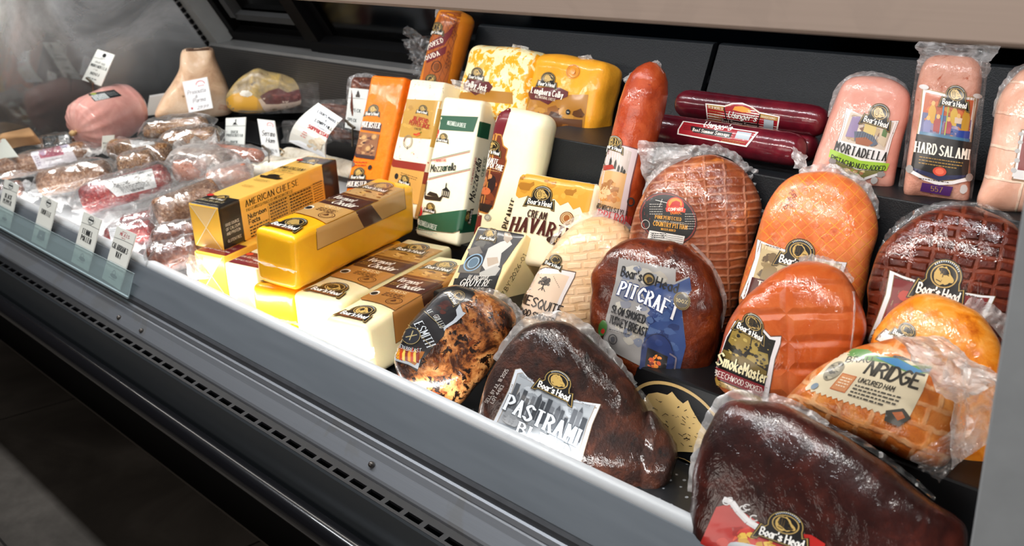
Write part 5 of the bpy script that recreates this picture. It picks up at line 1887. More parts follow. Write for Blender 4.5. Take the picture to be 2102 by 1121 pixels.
for i, q in enumerate(catmull([(1748, 580), (1752, 620), (1750, 670), (1744, 720)], 24, False)):
    bvh = BV[b]
    h = [bvh.ray_cast(CAM, ray(q.x + k * 2.2 + 1.5 * noise.noise(Vector((i * .5, k, 0))), q.y).normalized())[0] for k in range(3)]
    if all(h):
        g.append([x + (CAM - x).normalized() * (.001 + .003 * (k == 1)) for k, x in enumerate(h)])
cloth(t, 'film_seam', g, FILMW)

# -- orange turkey behind and uncured ham in front of it
mt = meat('orange_turkey', [(.3, 'c05a10'), (.48, 'e88a20'), (.62, 'f2a44a'), (.76, 'f0c49a')], 9, .36, 1.0, [('7a3a14', 60, .7, .04)], None, .35, .05, 1.0, 1.4)
o = [(1870, 607), (1915, 599), (1960, 610), (2010, 640), (2050, 690), (2078, 750), (2085, 850), (2060, 950), (2010, 1010), (1930, 980), (1850, 900), (1795, 800), (1780, 720), (1788, 685), (1806, 662), (1834, 632)]
t, b = meat_thing('orange_turkey', 'mottled orange turkey breast in loose white film beside the grey end post', o, .335, .048, mt, 'breast', cat='turkey breast', lump=(.006, 16), e=.66)
L = Label(b, [(1806, 665), (1880, 690), (1870, 740), (1790, 715)], 76, 52, 6)
L.poly([(4, 22), (14, 4), (34, 12), (34, 40), (0, 34)], '7a5a3c').poly([(8, 22), (15, 8), (32, 15), (32, 38), (4, 33)], 'd8d4d2')
L.logo(1860, 684, 58, px=True, rot=14)
L.build('label', t)
rim(t, 'loose_film', b, [(1985, 618), (2030, 650), (2070, 700), (2090, 760)], 8, 34, FILMW, .014, 60, 6, 10, 24)

mt = meat('uncured_ham', [(.3, 'a04a18'), (.5, 'c66e2a'), (.7, 'e09a54')], 10, .36, 1.0, [('f0c896', 26, .62, .1), ('8c3412', 34, .66, .08)], dict(w=.034, h=.024, m=.0040, off=.3, c='ecc090', k=.6, b=.25, bd=.004, warp=.016, rot=.25, sm=.6), .4, .04, .8)
o = [(1606, 832), (1622, 806), (1645, 785), (1668, 760), (1712, 735), (1761, 712), (1800, 702), (1868, 692), (1925, 725), (1958, 790), (1966, 850), (1960, 925), (1932, 960), (1868, 946), (1790, 915), (1705, 886), (1640, 852)]
t, b = meat_thing('uncured_ham', 'golden netted ham with a tan ridge label, lying on its side over the step edge', o, .240, .045, mt, lump=(.003, 22), e=.6)
L = Label(b, [(1735, 712), (1915, 752), (1865, 868), (1650, 800)], 225, 120, 6)
zz = [(i * 6.4, 116 + (i % 2) * 5) for i in range(34)]
L.poly([(6, 20), (60, 0), (222, 0), (226, 60), (222, 118)] + zz[::-1][1:] + [(0, 60)], 'd2c6aa')
L.poly([(20, 2), (60, -6), (100, 6), (140, -4), (180, 10), (224, 0), (222, 20), (180, 30), (120, 18), (70, 24), (24, 22)], '5f8a4c')
L.poly([(90, 10), (140, 0), (200, 16), (224, 6), (222, 16), (190, 28), (120, 16)], '3a78a8').mottle(120, -8, 200, 2, ['2c2a26', '55504a'], 8, 5, 14, 3, .5)
L.text('BRAU', 34, 40, 15, '45423a', 'boldc', 56, rot=-14).text('NRIDGE', 92, 54, 32, '35322c', 'boldc', 122, rot=2)
L.rect(48, 66, 84, 104, 'b9683c').rect(50, 68, 82, 102, 'c98a5c').lines(54, 74, 24, 4, 6, 'e8d8c0', 2.2)
L.text('UNCURED HAM', 92, 76, 10, '3c3830', 'boldc', 80).lines(92, 82, 100, 4, 7, '4a463e', 3, .3, 4)
L.ell(26, 66, 18, 24, '8a8474').mottle(10, 44, 40, 88, ['5c584c', 'a8a08c', '44413a'], 18, 3, 8, 7).ell(16, 108, 7, 7, '7c8c9c')
L.poly([(178, 112), (206, 100), (226, 112), (212, 130), (184, 128)], '3c3a34').poly([(190, 112), (206, 106), (216, 114), (206, 122)], 'a85a2c')
L.build('label', t)
sheet(t, 'plastic_bag', [(1830, 690), (1945, 690), (2066, 778), (1962, 830)], .205, FILMX, .020, 34, ragged=8)
sheet(t, 'plastic_bag', [(1950, 720), (2062, 780), (2040, 900), (1955, 960)], .215, FILMW, .026, 30, ragged=9)
sheet(t, 'plastic_bag', [(1868, 938), (1960, 880), (2020, 900), (1930, 990)], .190, FILM, .018, 26, ragged=7)

# -- pastrami
mt = meat('pastrami_crust', [(.3, '170b08'), (.48, '2e1710'), (.62, '4a2618'), (.78, '63351f')], 12, .5, .8, [('0c0606', 30, .6, .1), ('8a6a58', 150, .7, .06)], None, 1.0, .0, .6, .5, 130)
o = [(1122, 658), (1165, 662), (1200, 684), (1251, 731), (1307, 800), (1349, 885), (1371, 945), (1354, 988), (1320, 1020), (1240, 1045), (1130, 1000), (1020, 935), (983, 880), (984, 830), (993, 790), (1020, 740), (1054, 695), (1088, 667)]
t, b = meat_thing('pastrami', 'black crusted pastrami with a grey city skyline label, in milky film', o, .128, .066, mt, 'brisket', cat='pastrami', lump=(.004, 26), e=.62)
L = Label(b, [(1060, 752), (1234, 830), (1190, 958), (1012, 865)], 185, 145, 6)
P = [(0, 8), (10, 0), (30, 12), (60, 22), (120, 22), (150, 12), (185, 0), (182, 50), (186, 170), (0, 150), (4, 60)]
L.poly(P, '8a7a66').poly([(92 + (x - 92) * .985, 78 + (y - 78) * .985) for x, y in P], 'c6ccd4').poly([(92 + (x - 92) * .91, 80 + (y - 80) * .90) for x, y in P], '8a7a66').poly([(92 + (x - 92) * .895, 80 + (y - 80) * .885) for x, y in P], '9aa0a6')
L.mottle(14, 22, 170, 90, ['8c9298', 'b0b6bc', 'a4aab0'], 22, 8, 22, 5)
r_ = random.Random(2)
for k in range(15):
    x = 14 + k * 10.5
    h_ = r_.uniform(14, 46)
    w_ = r_.uniform(6, 10)
    L.rect(x, 82 - h_, x + w_, 100, r_.choice(['4a4e54', '5c6066', '3c4046', '6a6e74']))
    if k % 4 == 1:
        L.poly([(x, 82 - h_), (x + w_ / 2, 70 - h_), (x + w_, 82 - h_)], '4a4e54')
L.mottle(12, 96, 172, 138, ['8a8e92', '7a7e82', '9a9ea2'], 20, 8, 20, 6)
L.text('PASTRAMI', 90, 108, 36, 'e6ecf2', 'slabc', 156, 'c', rot=1, out=('4c545c', .10))
L.text('BLEND', 108, 140, 23, 'eef2f6', 'slab', 110, 'c', out=('5c646c', .10))
L.lines(14, 14, 34, 1, 3, '7a828a', 2).lines(136, 14, 34, 1, 3, '7a828a', 2)
L.logo(92, 2, 88, rot=1)
L.build('label', t)
L = Label(b, [(1005, 745), (1050, 745), (1030, 840), (985, 830)], 40, 95, 8)
L.text('SELL BY JUL 18 2025', 14, 90, 6, 'c9bfb8', 'cond', 78, rot=-72).text('LOT 4483', 24, 88, 6, 'c9bfb8', 'cond', 40, rot=-72)
L.build('date_stamp', t)
rim(t, 'film_edge', b, [(1020, 742), (1054, 695), (1088, 665), (1130, 655), (1170, 660), (1205, 684), (1251, 731), (1300, 793)], 12, 20, FILMW, .004, 90, 5, 8, 26)
rim(t, 'film_edge', b, [(1290, 780), (1325, 835), (1352, 890), (1372, 945), (1355, 990)], 4, 18, FILM, .008, 60, 5, 4, 24)
o2 = [(1330, 840), (1362, 860), (1385, 900), (1389, 945), (1378, 990), (1350, 1020), (1310, 1010), (1310, 920)]
blob(t, 'trimmed_end', o2, .175, .035, mt, lump=(.008, 34), n=48, m=8)

# -- fire grilled chicken breast
mt = meat('charred_chicken', [(.30, '140a06'), (.42, '3e1e0e'), (.5, 'a0602f'), (.6, 'd09458'), (.8, 'e2b078')], 11, .4, 1.0, [('180b06', 34, .56, .04), ('6a3212', 64, .58, .05)], None, .5, .03, .9, .35)
o = [(921, 588), (964, 590), (1003, 598), (1041, 622), (1060, 650), (1054, 686), (1020, 742), (981, 791), (940, 838), (887, 830), (832, 795), (810, 757), (812, 722), (836, 671), (874, 625)]
t, b = meat_thing('chicken_breast', 'charred flame grilled chicken breast with a dark fire label, beside the white cheddar', o, .125, .055, mt, 'breast', cat='chicken breast', lump=(.005, 18), e=.64)
L = Label(b, [(905, 592), (978, 618), (872, 762), (812, 722)], 80, 200, 4)
L.poly([(905, 592), (940, 587), (968, 592), (975, 604), (962, 618), (945, 622), (950, 640), (956, 642), (937, 660), (914, 676), (911, 690), (893, 708), (878, 727), (866, 738), (856, 764), (838, 750), (812, 742), (812, 712), (846, 655), (878, 618)], '1e1c1e', px=True)
L.poly([(944, 624), (950, 640), (956, 643), (937, 661), (916, 674), (912, 680), (910, 672), (930, 658), (938, 648), (936, 636)], 'b9c0c8', px=True)
L.mottle(*L.px(905, 610), *L.px(908, 660), ['3a1a16', '2c2422', '4a221a'], 16, 5, 12, 4)
L.poly([(811, 716), (836, 722), (866, 728), (858, 758), (838, 748), (811, 740)], 'b4bcc4', px=True)
L.poly([(813, 712), (838, 718), (872, 722), (866, 734), (852, 750), (838, 742), (813, 735)], 'a8641c', px=True)
for k in range(8):
    x = 818 + k * 5.6
    L.poly([(x - 3, 737 + k * .8), (x - 3, 726), (x + 2, 716 - (k % 2) * 4), (x + 4, 726), (x + 3, 740 + k * .8)], ['e8a02c', 'c8421c', 'f0cc5a', '8c2814'][k % 4], px=True)
L.logo(936, 610, 44, px=True, rot=35)
L.text('GRILLED', 889, 650, 12, 'b9bcb8', 'serif', 36, px=True, rot=33).text('LE', 878, 640, 10, 'b9bcb8', 'serif', 10, px=True, rot=33)
L.text('ESMITH', 852, 667, 20, 'c9d0d6', 'serif', 66, px=True, rot=33)
L.line([L.px(872, 640), L.px(908, 672)], 1.4, '8c7c54').line([L.px(840, 668), L.px(888, 712)], 1.6, '8c7c54')
q = L.px(845, 690)
L.ell(q[0], q[1], 20, 22, '24262c').ring(q[0], q[1], 20, 22, 2, '8c7c54').line([(q[0] - 3, q[1] - 14), (q[0] + 3, q[1] + 12)], 2.4, 'a8986c').line([(q[0] + 10, q[1] - 10), (q[0] - 8, q[1] + 10)], 2.4, 'a8986c')
L.text('EN BREAST', 823, 714, 9, 'ccd2d6', 'sans', 48, px=True, rot=-22, arc=-4)
L.build('label', t)
rim(t, 'film_edge', b, [(990, 594), (1030, 612), (1062, 648), (1056, 684), (1030, 728)], 4, 14, FILMW, .007, 60, 5, 12, 24)
b.data.materials[0] = mt

# -- roast beef in the corner
mt = meat('roast_beef', [(.3, '1a0807'), (.5, '30120e'), (.68, '4a1e16'), (.8, '64301f')], 8, .36, 1.0, [('120606', 18, .62, .12), ('7a4a44', 30, .68, .08)], None, .4, .0, .9, .8, 22)
o = [(1506, 818), (1543, 821), (1612, 832), (1705, 879), (1798, 935), (1891, 1009), (1970, 1065), (1986, 1105), (1960, 1180), (1830, 1260), (1650, 1260), (1480, 1180), (1414, 1110), (1416, 1018), (1434, 925), (1462, 858), (1482, 832)]
t, b = meat_thing('roast_beef', 'large dark roast beef in wet clear film with a red label at its foot', o, .118, .075, mt, 'roast', cat='roast beef', lump=(.006, 14), e=.62)
L = Label(b, [(1480, 1020), (1700, 1080), (1680, 1200), (1440, 1110)], 225, 120, 7)
L.poly([(0, 30), (30, 10), (70, 26), (110, 40), (150, 40), (200, 30), (225, 40), (222, 140), (0, 140)], 'b3221c')
L.mottle(10, 50, 215, 130, ['c8362a', '9c1a18', 'd8502c'], 14, 10, 26, 3)
L.mottle(60, 60, 150, 120, ['c8982c', 'e0b848', '7a3a14'], 18, 4, 14, 5)
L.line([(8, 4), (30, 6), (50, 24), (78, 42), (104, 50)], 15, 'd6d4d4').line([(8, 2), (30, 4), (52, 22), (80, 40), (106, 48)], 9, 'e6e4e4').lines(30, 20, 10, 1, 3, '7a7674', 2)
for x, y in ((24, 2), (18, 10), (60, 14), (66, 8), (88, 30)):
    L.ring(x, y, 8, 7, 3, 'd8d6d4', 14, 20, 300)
L.text('LONDON', 92, 112, 20, 'e8e4de', 'slabc', 60, out=('4a1410', .1))
L.logo(150, 36, 108, rot=2)
L.build('label', t)
rim(t, 'film_edge', b, [(1418, 1010), (1436, 925), (1464, 852), (1500, 816), (1545, 816), (1620, 832), (1700, 874)], 8, 18, FILMW, .004, 80, 4, 9, 20)
rim(t, 'film_edge', b, [(1680, 864), (1760, 905), (1840, 960), (1920, 1024)], 3, 10, FILM, .006, 60, 4, 5, 20)

# ------------------------------------------------------------------ salami pile, hams and cards at the left
SAL = dict(brown=meat('salami_mould_brown', [(.3, '5a3826'), (.5, '8a6248'), (.7, 'b8957a')], 60, .5, .6, [('d8c4b0', 90, .64, .06)], None, .8, 0, .4, .3),
           red=meat('salami_red', [(.3, '5e1416'), (.5, '8c2a2a'), (.7, 'ae4c46')], 60, .45, .8, [('e2b8a8', 75, .62, .05)], None, .5, .03, .4),
           dark=meat('salami_dark', [(.3, '3a1c14'), (.5, '643526'), (.7, '8c5a44')], 40, .5, .7, [('c09a84', 85, .66, .05)], None, .9, 0, .5),
           pink=meat('salami_pink', [(.3, 'a8604c'), (.5, 'c0806a'), (.7, 'd8a894')], 40, .5, .7, [('7c3626', 60, .62, .05)], None, .5, .03, .4),
           white=meat('salami_white', [(.3, 'd2c6ae'), (.5, 'e6dcc8'), (.7, 'f2ebdc')], 20, .7, .0, [('a8987c', 55, .68, .06)], None, .5, .03, 0),
           seed=meat('salami_seeded', [(.35, '4a3020'), (.5, '8a5c36'), (.65, 'c0a07a')], 90, .55, .5, [('1a1410', 130, .6, .04), ('d8c8a8', 150, .64, .04)], None, 1.0, 0, .4),
           label=plain('paper_white', 'e8e8e8', .5))
GRP = 'salamis in clear bags'


def salami(lab, a, e, r, kind, off=0.0, bagw=1.5, bagh=1.25, quad=None, art=None, grp=GRP, f=FILM, cut=True, amp=.007, flat=1.0, ext=.10, YY=None):
    """sausage lying on the sloping pile: a, e = pixels of the two end centres"""
    p0, p1 = (at(*a, YY[0]), at(*e, YY[1])) if YY else (ats(*a, off + r), ats(*e, off + r))
    t = thing('salami', lab, 'salami', (p0 + p1) / 2, grp)
    prof = [(0, .55), (.012, .85), (.04, .97), (.1, 1), (.9, 1), (.95, .92), (.985, .6), (1, .2)] if cut else None
    b = tube(t, 'sausage', p0, p1, r, SAL[kind], prof, 36, flat, 0, (.0018, 40), up=SLN)
    if art:
        L = Label(b, quad, 100, 60, 5)
        art(L)
        L.build('label', t)
    if f:
        d = (p1 - p0)
        bag(t, 'bag', p0 - d * ext, p1 + d * ext, r * bagw, r * bagh, f, amp, up=SLN)
    return t, b


def art_pink(L):
    L.rect(0, 0, 100, 60, 'e9e4ec').rect(16, 0, 74, 36, 'c0667c').mottle(18, 2, 72, 34, ['d98a9a', 'b0506a', 'e0a8b4'], 18, 3, 9, 4)
    L.ell(84, 10, 11, 9, 'd8d4e8').ring(84, 10, 8, 6, 1.4, '8a86b8').ell(26, 20, 8, 10, 'c8a8c8')
    L.bars(26, 42, 40, 15, '2c2a30', 5).lines(4, 24, 8, 6, 5, '9a8aa8', 2)


def art_floral(L):
    L.rect(0, 0, 100, 60, 'dfe3e4')
    r = random.Random(9)
    for k in range(44):
        x, y = r.uniform(4, 90), r.uniform(2, 26)
        a = r.uniform(0, 6)
        L.line([(x, y), (x + 6 * math.cos(a), y + 5 * math.sin(a)), (x + 9 * math.cos(a + 1), y + 7 * math.sin(a + 1))], 1.2, '5a5f60')
    L.lines(20, 30, 66, 5, 5, '6c7072', 2, .3, 6).bars(40, 46, 30, 10, '4a4c4e', 7)


def art_plain(L):
    L.rect(0, 0, 100, 60, 'e6e8ea').lines(8, 10, 70, 5, 8, '8c9094', 2.4, .4, 3).bars(60, 34, 30, 18, '3c3e40', 4)


def art_dark(L):
    L.rect(0, 0, 100, 60, '20262c').lines(8, 10, 40, 4, 9, 'a8aeb2', 3, .4, 3).rect(56, 8, 92, 50, 'c4ccd0').mottle(58, 10, 90, 48, ['9aa4a8', 'e2e6e8'], 8, 3, 8, 3)


salami('salami at the far left of the pile with a pink printed wrap-around label', (-2, 350), (184, 309), .031, 'brown', .02, 1.3, 1.1, [(55, 300), (138, 290), (160, 330), (78, 348)], art_pink)
salami('plain brown salami in a sealed bag, in front of the pink labelled one', (84, 378), (226, 352), .036, 'brown', .0, 1.55, 1.2)
salami('bright red salami with a floral white label in a slanting clear bag', (168, 414), (350, 360), .037, 'red', .0, 1.6, 1.2, [(206, 372), (312, 346), (322, 384), (240, 404)], art_floral)
salami('thick mottled brown salami with a cut face beside the american cheese box', (322, 446), (452, 396), .042, 'brown', .01, 1.35, 1.15)
salami('dark salami lying under the thick mottled one, near the yellow box', (318, 503), (418, 478), .033, 'dark', -.005, 1.25, 1.2)
salami('dark red salami touching the grey rail beside the yellow american cheese', (308, 540), (412, 508), .034, 'dark', -.02, 1.25, 1.2)
salami('short reddish salami end tucked under the thick mottled salami bag', (252, 468), (318, 450), .026, 'red', -.01, 1.5, 1.2)
salami('red salami behind the calabrian card with a white paper label', (222, 492), (318, 474), .028, 'red', -.02, 1.4, 1.25, [(222, 468), (258, 462), (262, 490), (228, 494)], art_plain)
salami('brown salami end at the left frame edge behind the black pepper card', (-20, 402), (48, 384), .022, 'dark', -.005, 1.6, 1.2)
salami('short seeded salami chunk in a clear bag behind the red floral one', (246, 346), (318, 328), .032, 'seed', .02, 1.45, 1.25)
salami('seeded salami loaf with an oval white label in front of the big mortadella', (234, 306), (346, 318), .031, 'seed', .025, 1.3, 1.15, [(264, 282), (312, 276), (318, 296), (272, 304)], art_plain)
salami('long seeded salami on top of the bags beside the big mortadella', (302, 270), (424, 254), .030, 'seed', .045, 1.35, 1.2, flat=.75)
salami('seeded salami bag below the long seeded one, touching the black block', (338, 296), (446, 282), .032, 'seed', .02, 1.4, 1.25)
salami('small salami with a black label at the left behind the pink labelled one', (82, 292), (150, 287), .020, 'brown', .035, 1.4, 1.2, [(86, 280), (146, 274), (148, 296), (90, 302)], art_dark)
salami('thin pinkish salami in a bag lying under the duck prosciutto card', (432, 306), (538, 322), .018, 'pink', .03, 1.8, 1.2)
salami('pale pink salami bag in the middle of the pile behind the thick brown one', (362, 352), (440, 340), .030, 'pink', .0, 1.7, 1.3)
salami('brown salami bag in the middle of the pile with a barcode label', (368, 322), (462, 330), .026, 'brown', .02, 1.8, 1.3, [(398, 318), (424, 320), (420, 346), (394, 342)], art_plain, f=FILMW)
salami('salami in a milky bag in front of the white cured sausages', (428, 372), (512, 352), .024, 'pink', .01, 1.9, 1.3, f=FILMW)
for lab, a, e, r, yy in (('chalky white salami lying left of the american cheese box', (512, 353), (650, 338), .024, (.50, .58)), ('chalky white salami with its top end just showing behind the first', (543, 333), (690, 345), .020, (.585, .615)), ('long chalky white salami with a twine loop behind the american cheese', (584, 315), (735, 352), .0225, (.625, .60))):
    t, b = salami(lab, a, e, r, 'white', 0, grp='white moulded salamis', f=None, cut=False, YY=yy)
    if 'twine' in lab:
        q = [at(*p, .60 - k) for p, k in (((584, 312), .0), ((572, 304), .01), ((560, 312), .01), ((553, 328), .0), ((566, 322), .0), ((580, 316), .0))]
        pts_ = catmull(q, 18, False)
        for k in range(1):
            mb = MB()
            for u_, v_ in zip(pts_, pts_[1:]):
                mb.bar(u_, v_, .003, (.1, .2, 1))
            mb.put('twine', plain('twine', 'b09468', .8), t)

# loose empty corners of the bags and white paper between the salamis
BAGL = ('beside the pink labelled salami', 'at the front behind the truffle card', 'behind the fennel pollen card', 'behind the calabrian card', 'behind the black pepper card', 'between the red salami and the thick mottled one', 'over the short reddish salami end', 'under the duck prosciutto card', 'left of the white cured sausages', 'behind the american cheese box front', 'in front of the big mortadella and its small card', 'below the long seeded salami')
for k, (x, y, w_, h_, of, f) in enumerate(((120, 350, 90, 26, .0, FILMW), (120, 410, 70, 40, -.02, FILMW), (200, 455, 100, 46, -.02, FILMW), (265, 500, 70, 40, -.02, FILMW), (40, 400, 80, 36, -.015, FILMW), (330, 390, 90, 40, .01, FILM), (300, 440, 60, 50, .02, FILM), (400, 300, 90, 40, .05, FILMW), (470, 335, 90, 36, .03, FILMW), (440, 360, 80, 36, .03, FILM), (215, 305, 90, 22, .03, FILMW), (350, 260, 80, 24, .06, FILM))):
    t = thing('empty_bag_corner', 'crumpled empty bag end lying ' + BAGL[k], 'plastic bag', ats(x, y, of), 'crumpled bag ends')
    c_ = ats(x, y, of + .015)
    g = []
    for i in range(23):
        row = []
        for j in range(15):
            q = Vector((x + (i / 22 - .5) * w_, y + (j / 14 - .5) * h_ - (i / 22 - .5) * w_ * .22, 0))
            P = ats(q.x, q.y, of + .012)
            row.append(P + SLN.normalized() * (.022 * noise.noise(Vector((i * .22, j * .3, k * 7.0))) + .012 * abs(noise.noise(Vector((i * .5, j * .6, k * 3.0))))))
        g.append(row)
    cloth(t, 'film', g, f)

# big mortadella
mc = at(213, 243, .33)
mt = meat('big_mortadella_skin', [(.3, 'cc9088'), (.5, 'daa29a'), (.7, 'e2b0a8')], 6, .33, 1.0, None, None, .06, .06, .5)
t = thing('big_mortadella', 'large round pink mortadella tied at one end, lying on the salami pile', 'deli meat', mc - Vector((0, 0, .08)))
pe = at(157, 270, .238)
ax = (mc - pe).normalized()
hl = (mc - pe).length * 1.02
b = tube(t, 'sausage', mc - ax * hl, mc + ax * hl * 1.3, .083, mt, [(0, .06), (.008, .26), (.03, .54), (.075, .78), (.14, .92), (.25, 1), (.62, 1), (.8, .93), (.9, .8), (.96, .6), (.99, .36), (1, .1)], 84, .98, 0, (.0012, 20), seg=44)
# drawn folds round the tied end
me = b.data
for v in me.vertices:
    p = v.co + WL[b] - (mc - ax * hl)
    q = p.dot(ax)
    if q < .10:
        rad = p - ax * q
        an = math.atan2(rad.z, rad.dot(ax.cross(Vector((0, 0, 1)))))
        v.co += rad.normalized() * (.0030 * math.sin(an * 15) * max(0, 1 - q / .10) * min(1, q / .01))
e0_ = mc - ax * (hl - .003)
tube(t, 'tied_end', e0_ + ax * .004, e0_ - ax * .022, .010, plain('casing_knot', 'c9a878', .6), [(0, .6), (.4, .5), (.6, .9), (1, .7)], 20)
L = Label(b, [(180, 193), (234, 184), (252, 198), (196, 210)], 60, 24, 5)
L.rect(0, 0, 60, 22, '23272a').rect(2, 6, 32, 21, 'c8d0d2').lines(4, 8, 26, 4, 3.4, '6c7478', 1.4).rect(34, 4, 58, 18, '2f3336').lines(36, 7, 20, 3, 4, '8a9094', 1.4).ell(10, 3, 6, 3, '98a83c')
L.build('label', t)

# prosciutto butt, cured ham on the block, speck pieces
mt = meat('prosciutto_rind', [(.3, 'b08a6c'), (.5, 'd2b090'), (.7, 'e4cbb0')], 5, .6, .3, [('c07a58', 14, .62, .15), ('8a6a4c', 22, .68, .08)], None, .3, .05, .3)
o = [(374, 102), (405, 97), (436, 98), (444, 120), (456, 150), (470, 185), (478, 215), (474, 236), (420, 244), (350, 246), (318, 240), (330, 205), (350, 172), (366, 140)]
t = thing('prosciutto', 'pale whole prosciutto leg with a flat cut top, standing against the end glass', 'cured ham', at(400, 238, .60))
b = blob(t, 'ham', o, .60, .085, mt, e=.55, lump=(.006, 9))
L = Label(b, [(374, 100), (436, 98), (436, 106), (376, 108)], 60, 8, 5)
L.poly([(0, 0), (60, 0), (58, 5), (2, 6)], '5a4030')
L.build('cut_top', t)
t = thing('riser', 'low black block under the standing prosciutto leg', 'display riser', at(400, 245, .62))
pb = at(400, 244, .60)
MB().box((-3.17, .545, pb.z - .06), (-2.88, .655, pb.z - .001)).put('block', BLKS, t)
mt = meat('cured_ham_rind', [(.3, '6c5a42'), (.46, 'a08c66'), (.6, 'c0a25c'), (.8, 'd9c9a4')], 9, .45, .9, [('4a3c2c', 26, .62, .08)], None, .5, .03, .7)
o = [(462, 205), (468, 188), (486, 165), (505, 150), (527, 139), (552, 146), (580, 152), (615, 165), (648, 178), (658, 196), (650, 208), (600, 222), (540, 232), (500, 232), (470, 226)]
t = thing('cured_ham', 'boned cured ham with a dark red cut face on the long black block', 'cured ham', at(560, 232, .715))
b = blob(t, 'ham', o, .715, .05, mt, e=.6, lump=(.003, 14))
L = Label(b, [(462, 180), (658, 180), (658, 234), (462, 234)], 196, 54, 6)
L.poly([(462, 205), (478, 193), (496, 190), (520, 196), (532, 204), (540, 214), (538, 231), (500, 232), (470, 226)], 'd9a238', px=True)
L.poly([(640, 178), (654, 188), (656, 200), (650, 206), (640, 196)], 'c9a048', px=True)
L.poly([(530, 204), (560, 198), (590, 192), (640, 186), (652, 200), (600, 220), (545, 231), (536, 216)], 'e0c8b4', px=True)
L.poly([(533, 198), (552, 186), (572, 181), (590, 190), (610, 184), (630, 181), (642, 188), (636, 200), (606, 209), (570, 214), (546, 214)], '5a1c1c', px=True)
L.mottle(*L.px(545, 190), *L.px(625, 206), ['6e2a28', '481416', '7c3c38'], 16, 3, 9, 4)
L.mottle(*L.px(490, 185), *L.px(520, 200), ['e6e0d4', 'cfc6b4'], 14, 3, 9, 7)
L.build('cut_face', t, label='dark red lean meat and yellow fat of the cut face')
sheet(t, 'clear_wrap', [(500, 178), (652, 168), (660, 230), (490, 236)], .662, FILMC, .006, 20, ragged=4)
mt = SAL['dark']
for lab, o, Y in (('smoked speck piece in film behind the soppressata sign', [(655, 215), (690, 212), (725, 222), (728, 240), (715, 256), (690, 246), (665, 232)], .70), ('dark speck end lying on the right block beside the muenster', [(672, 262), (700, 262), (730, 280), (732, 296), (690, 290)], .70), ('pinkish cut of speck in a clear bag between the two blocks', [(610, 262), (628, 255), (650, 262), (660, 285), (640, 295), (615, 284)], .655)):
    t = thing('speck', lab, 'cured ham', at(o[0][0], o[-2][1], Y), 'pieces of speck')
    b = blob(t, 'meat', o, Y, .03, mt if 'pink' not in lab else SAL['pink'], lump=(.003, 30), n=40, m=8)
    cx = sum(p[0] for p in o) / len(o)
    cy = sum(p[1] for p in o) / len(o)
    sheet(t, 'bag', [(cx - 52, cy - 26), (cx + 34, cy - 30), (cx + 38, cy + 22), (cx - 56, cy + 20)], Y - .035, FILM, .012, 18, ragged=7)
o = [(722, 164), (740, 158), (766, 160), (790, 172), (790, 262), (758, 282), (726, 262), (718, 210)]
t = thing('speck', 'upright slab of dark speck in film behind the speck price card', 'cured ham', at(750, 280, .70), 'pieces of speck')
b = blob(t, 'meat', o, .70, .028, mt, lump=(.003, 30), n=48, m=8)
rim(t, 'film_edge', b, [(716, 215), (718, 170), (730, 158), (760, 156), (790, 165)], 2, 7, FILMW, .006, 40, 4, 4)

# ------------------------------------------------------------------ cards, tags and paper
TAGM = plain('card_stock', 'dedfd8', .6)


def card(name, lab, quad, Y, lean=.0, W=40, H=70, cat='price card', group=None, thick=.0012, yaw=0.0, plane=None, curl=0.0):
    n = plane if plane is not None else Matrix.Rotation(yaw, 3, 'Z') @ Vector((0, -math.cos(lean), math.sin(lean)))
    p = at(*quad[3], Y)
    g, vs = [], []
    N = 8
    q2 = [atp(*q, p, n) for q in quad]
    t = thing(name, lab, cat, (q2[2] + q2[3]) / 2, group)
    for side in (0, 1):
        for i in range(N + 1):
            for j in range(N + 1):
                s, r = i / N, j / N
                P = q2[0].lerp(q2[1], s).lerp(q2[3].lerp(q2[2], s), r)
                vs.append(P + n * (curl * math.sin(math.pi * r) - thick * side))
    K = (N + 1) ** 2
    fs = []
    for i in range(N):
        for j in range(N):
            a = i * (N + 1) + j
            fs.append((a, a + 1, a + N + 2, a + N + 1))
            fs.append((a + K, a + N + 1 + K, a + N + 2 + K, a + 1 + K))
    ring_ = [i * (N + 1) for i in range(N + 1)] + [N * (N + 1) + j for j in range(1, N + 1)] + [i * (N + 1) + N for i in range(N - 1, -1, -1)] + [j for j in range(N - 1, 0, -1)]
    for a, c_ in zip(ring_, ring_[1:] + ring_[:1]):
        fs.append((a, c_, c_ + K, a + K))
    b = put('card', vs, fs, TAGM, t, False, bvh=True)
    return t, b, Label(b, quad, W, H, 20, CARD)


def holder_clip(t, x, y, Y, s=1.0):
    p = at(x, y, Y)
    mb = MB()
    mb.bar(p, p + Vector((.0, -.004, -.045 * s)), .0035, (1, 0, 0)).bar(p + Vector((-.012 * s, -.004, .004)), p + Vector((.012 * s, -.004, -.004)), .006, (0, 0, 1)).bar(p + Vector((0, -.006, .002)), p + Vector((-.014 * s, -.012, .012 * s)), .005, (0, 0, 1))
    mb.put('clip', plain('clip_steel', '8a8070', .3, .9), t, label='metal clip')


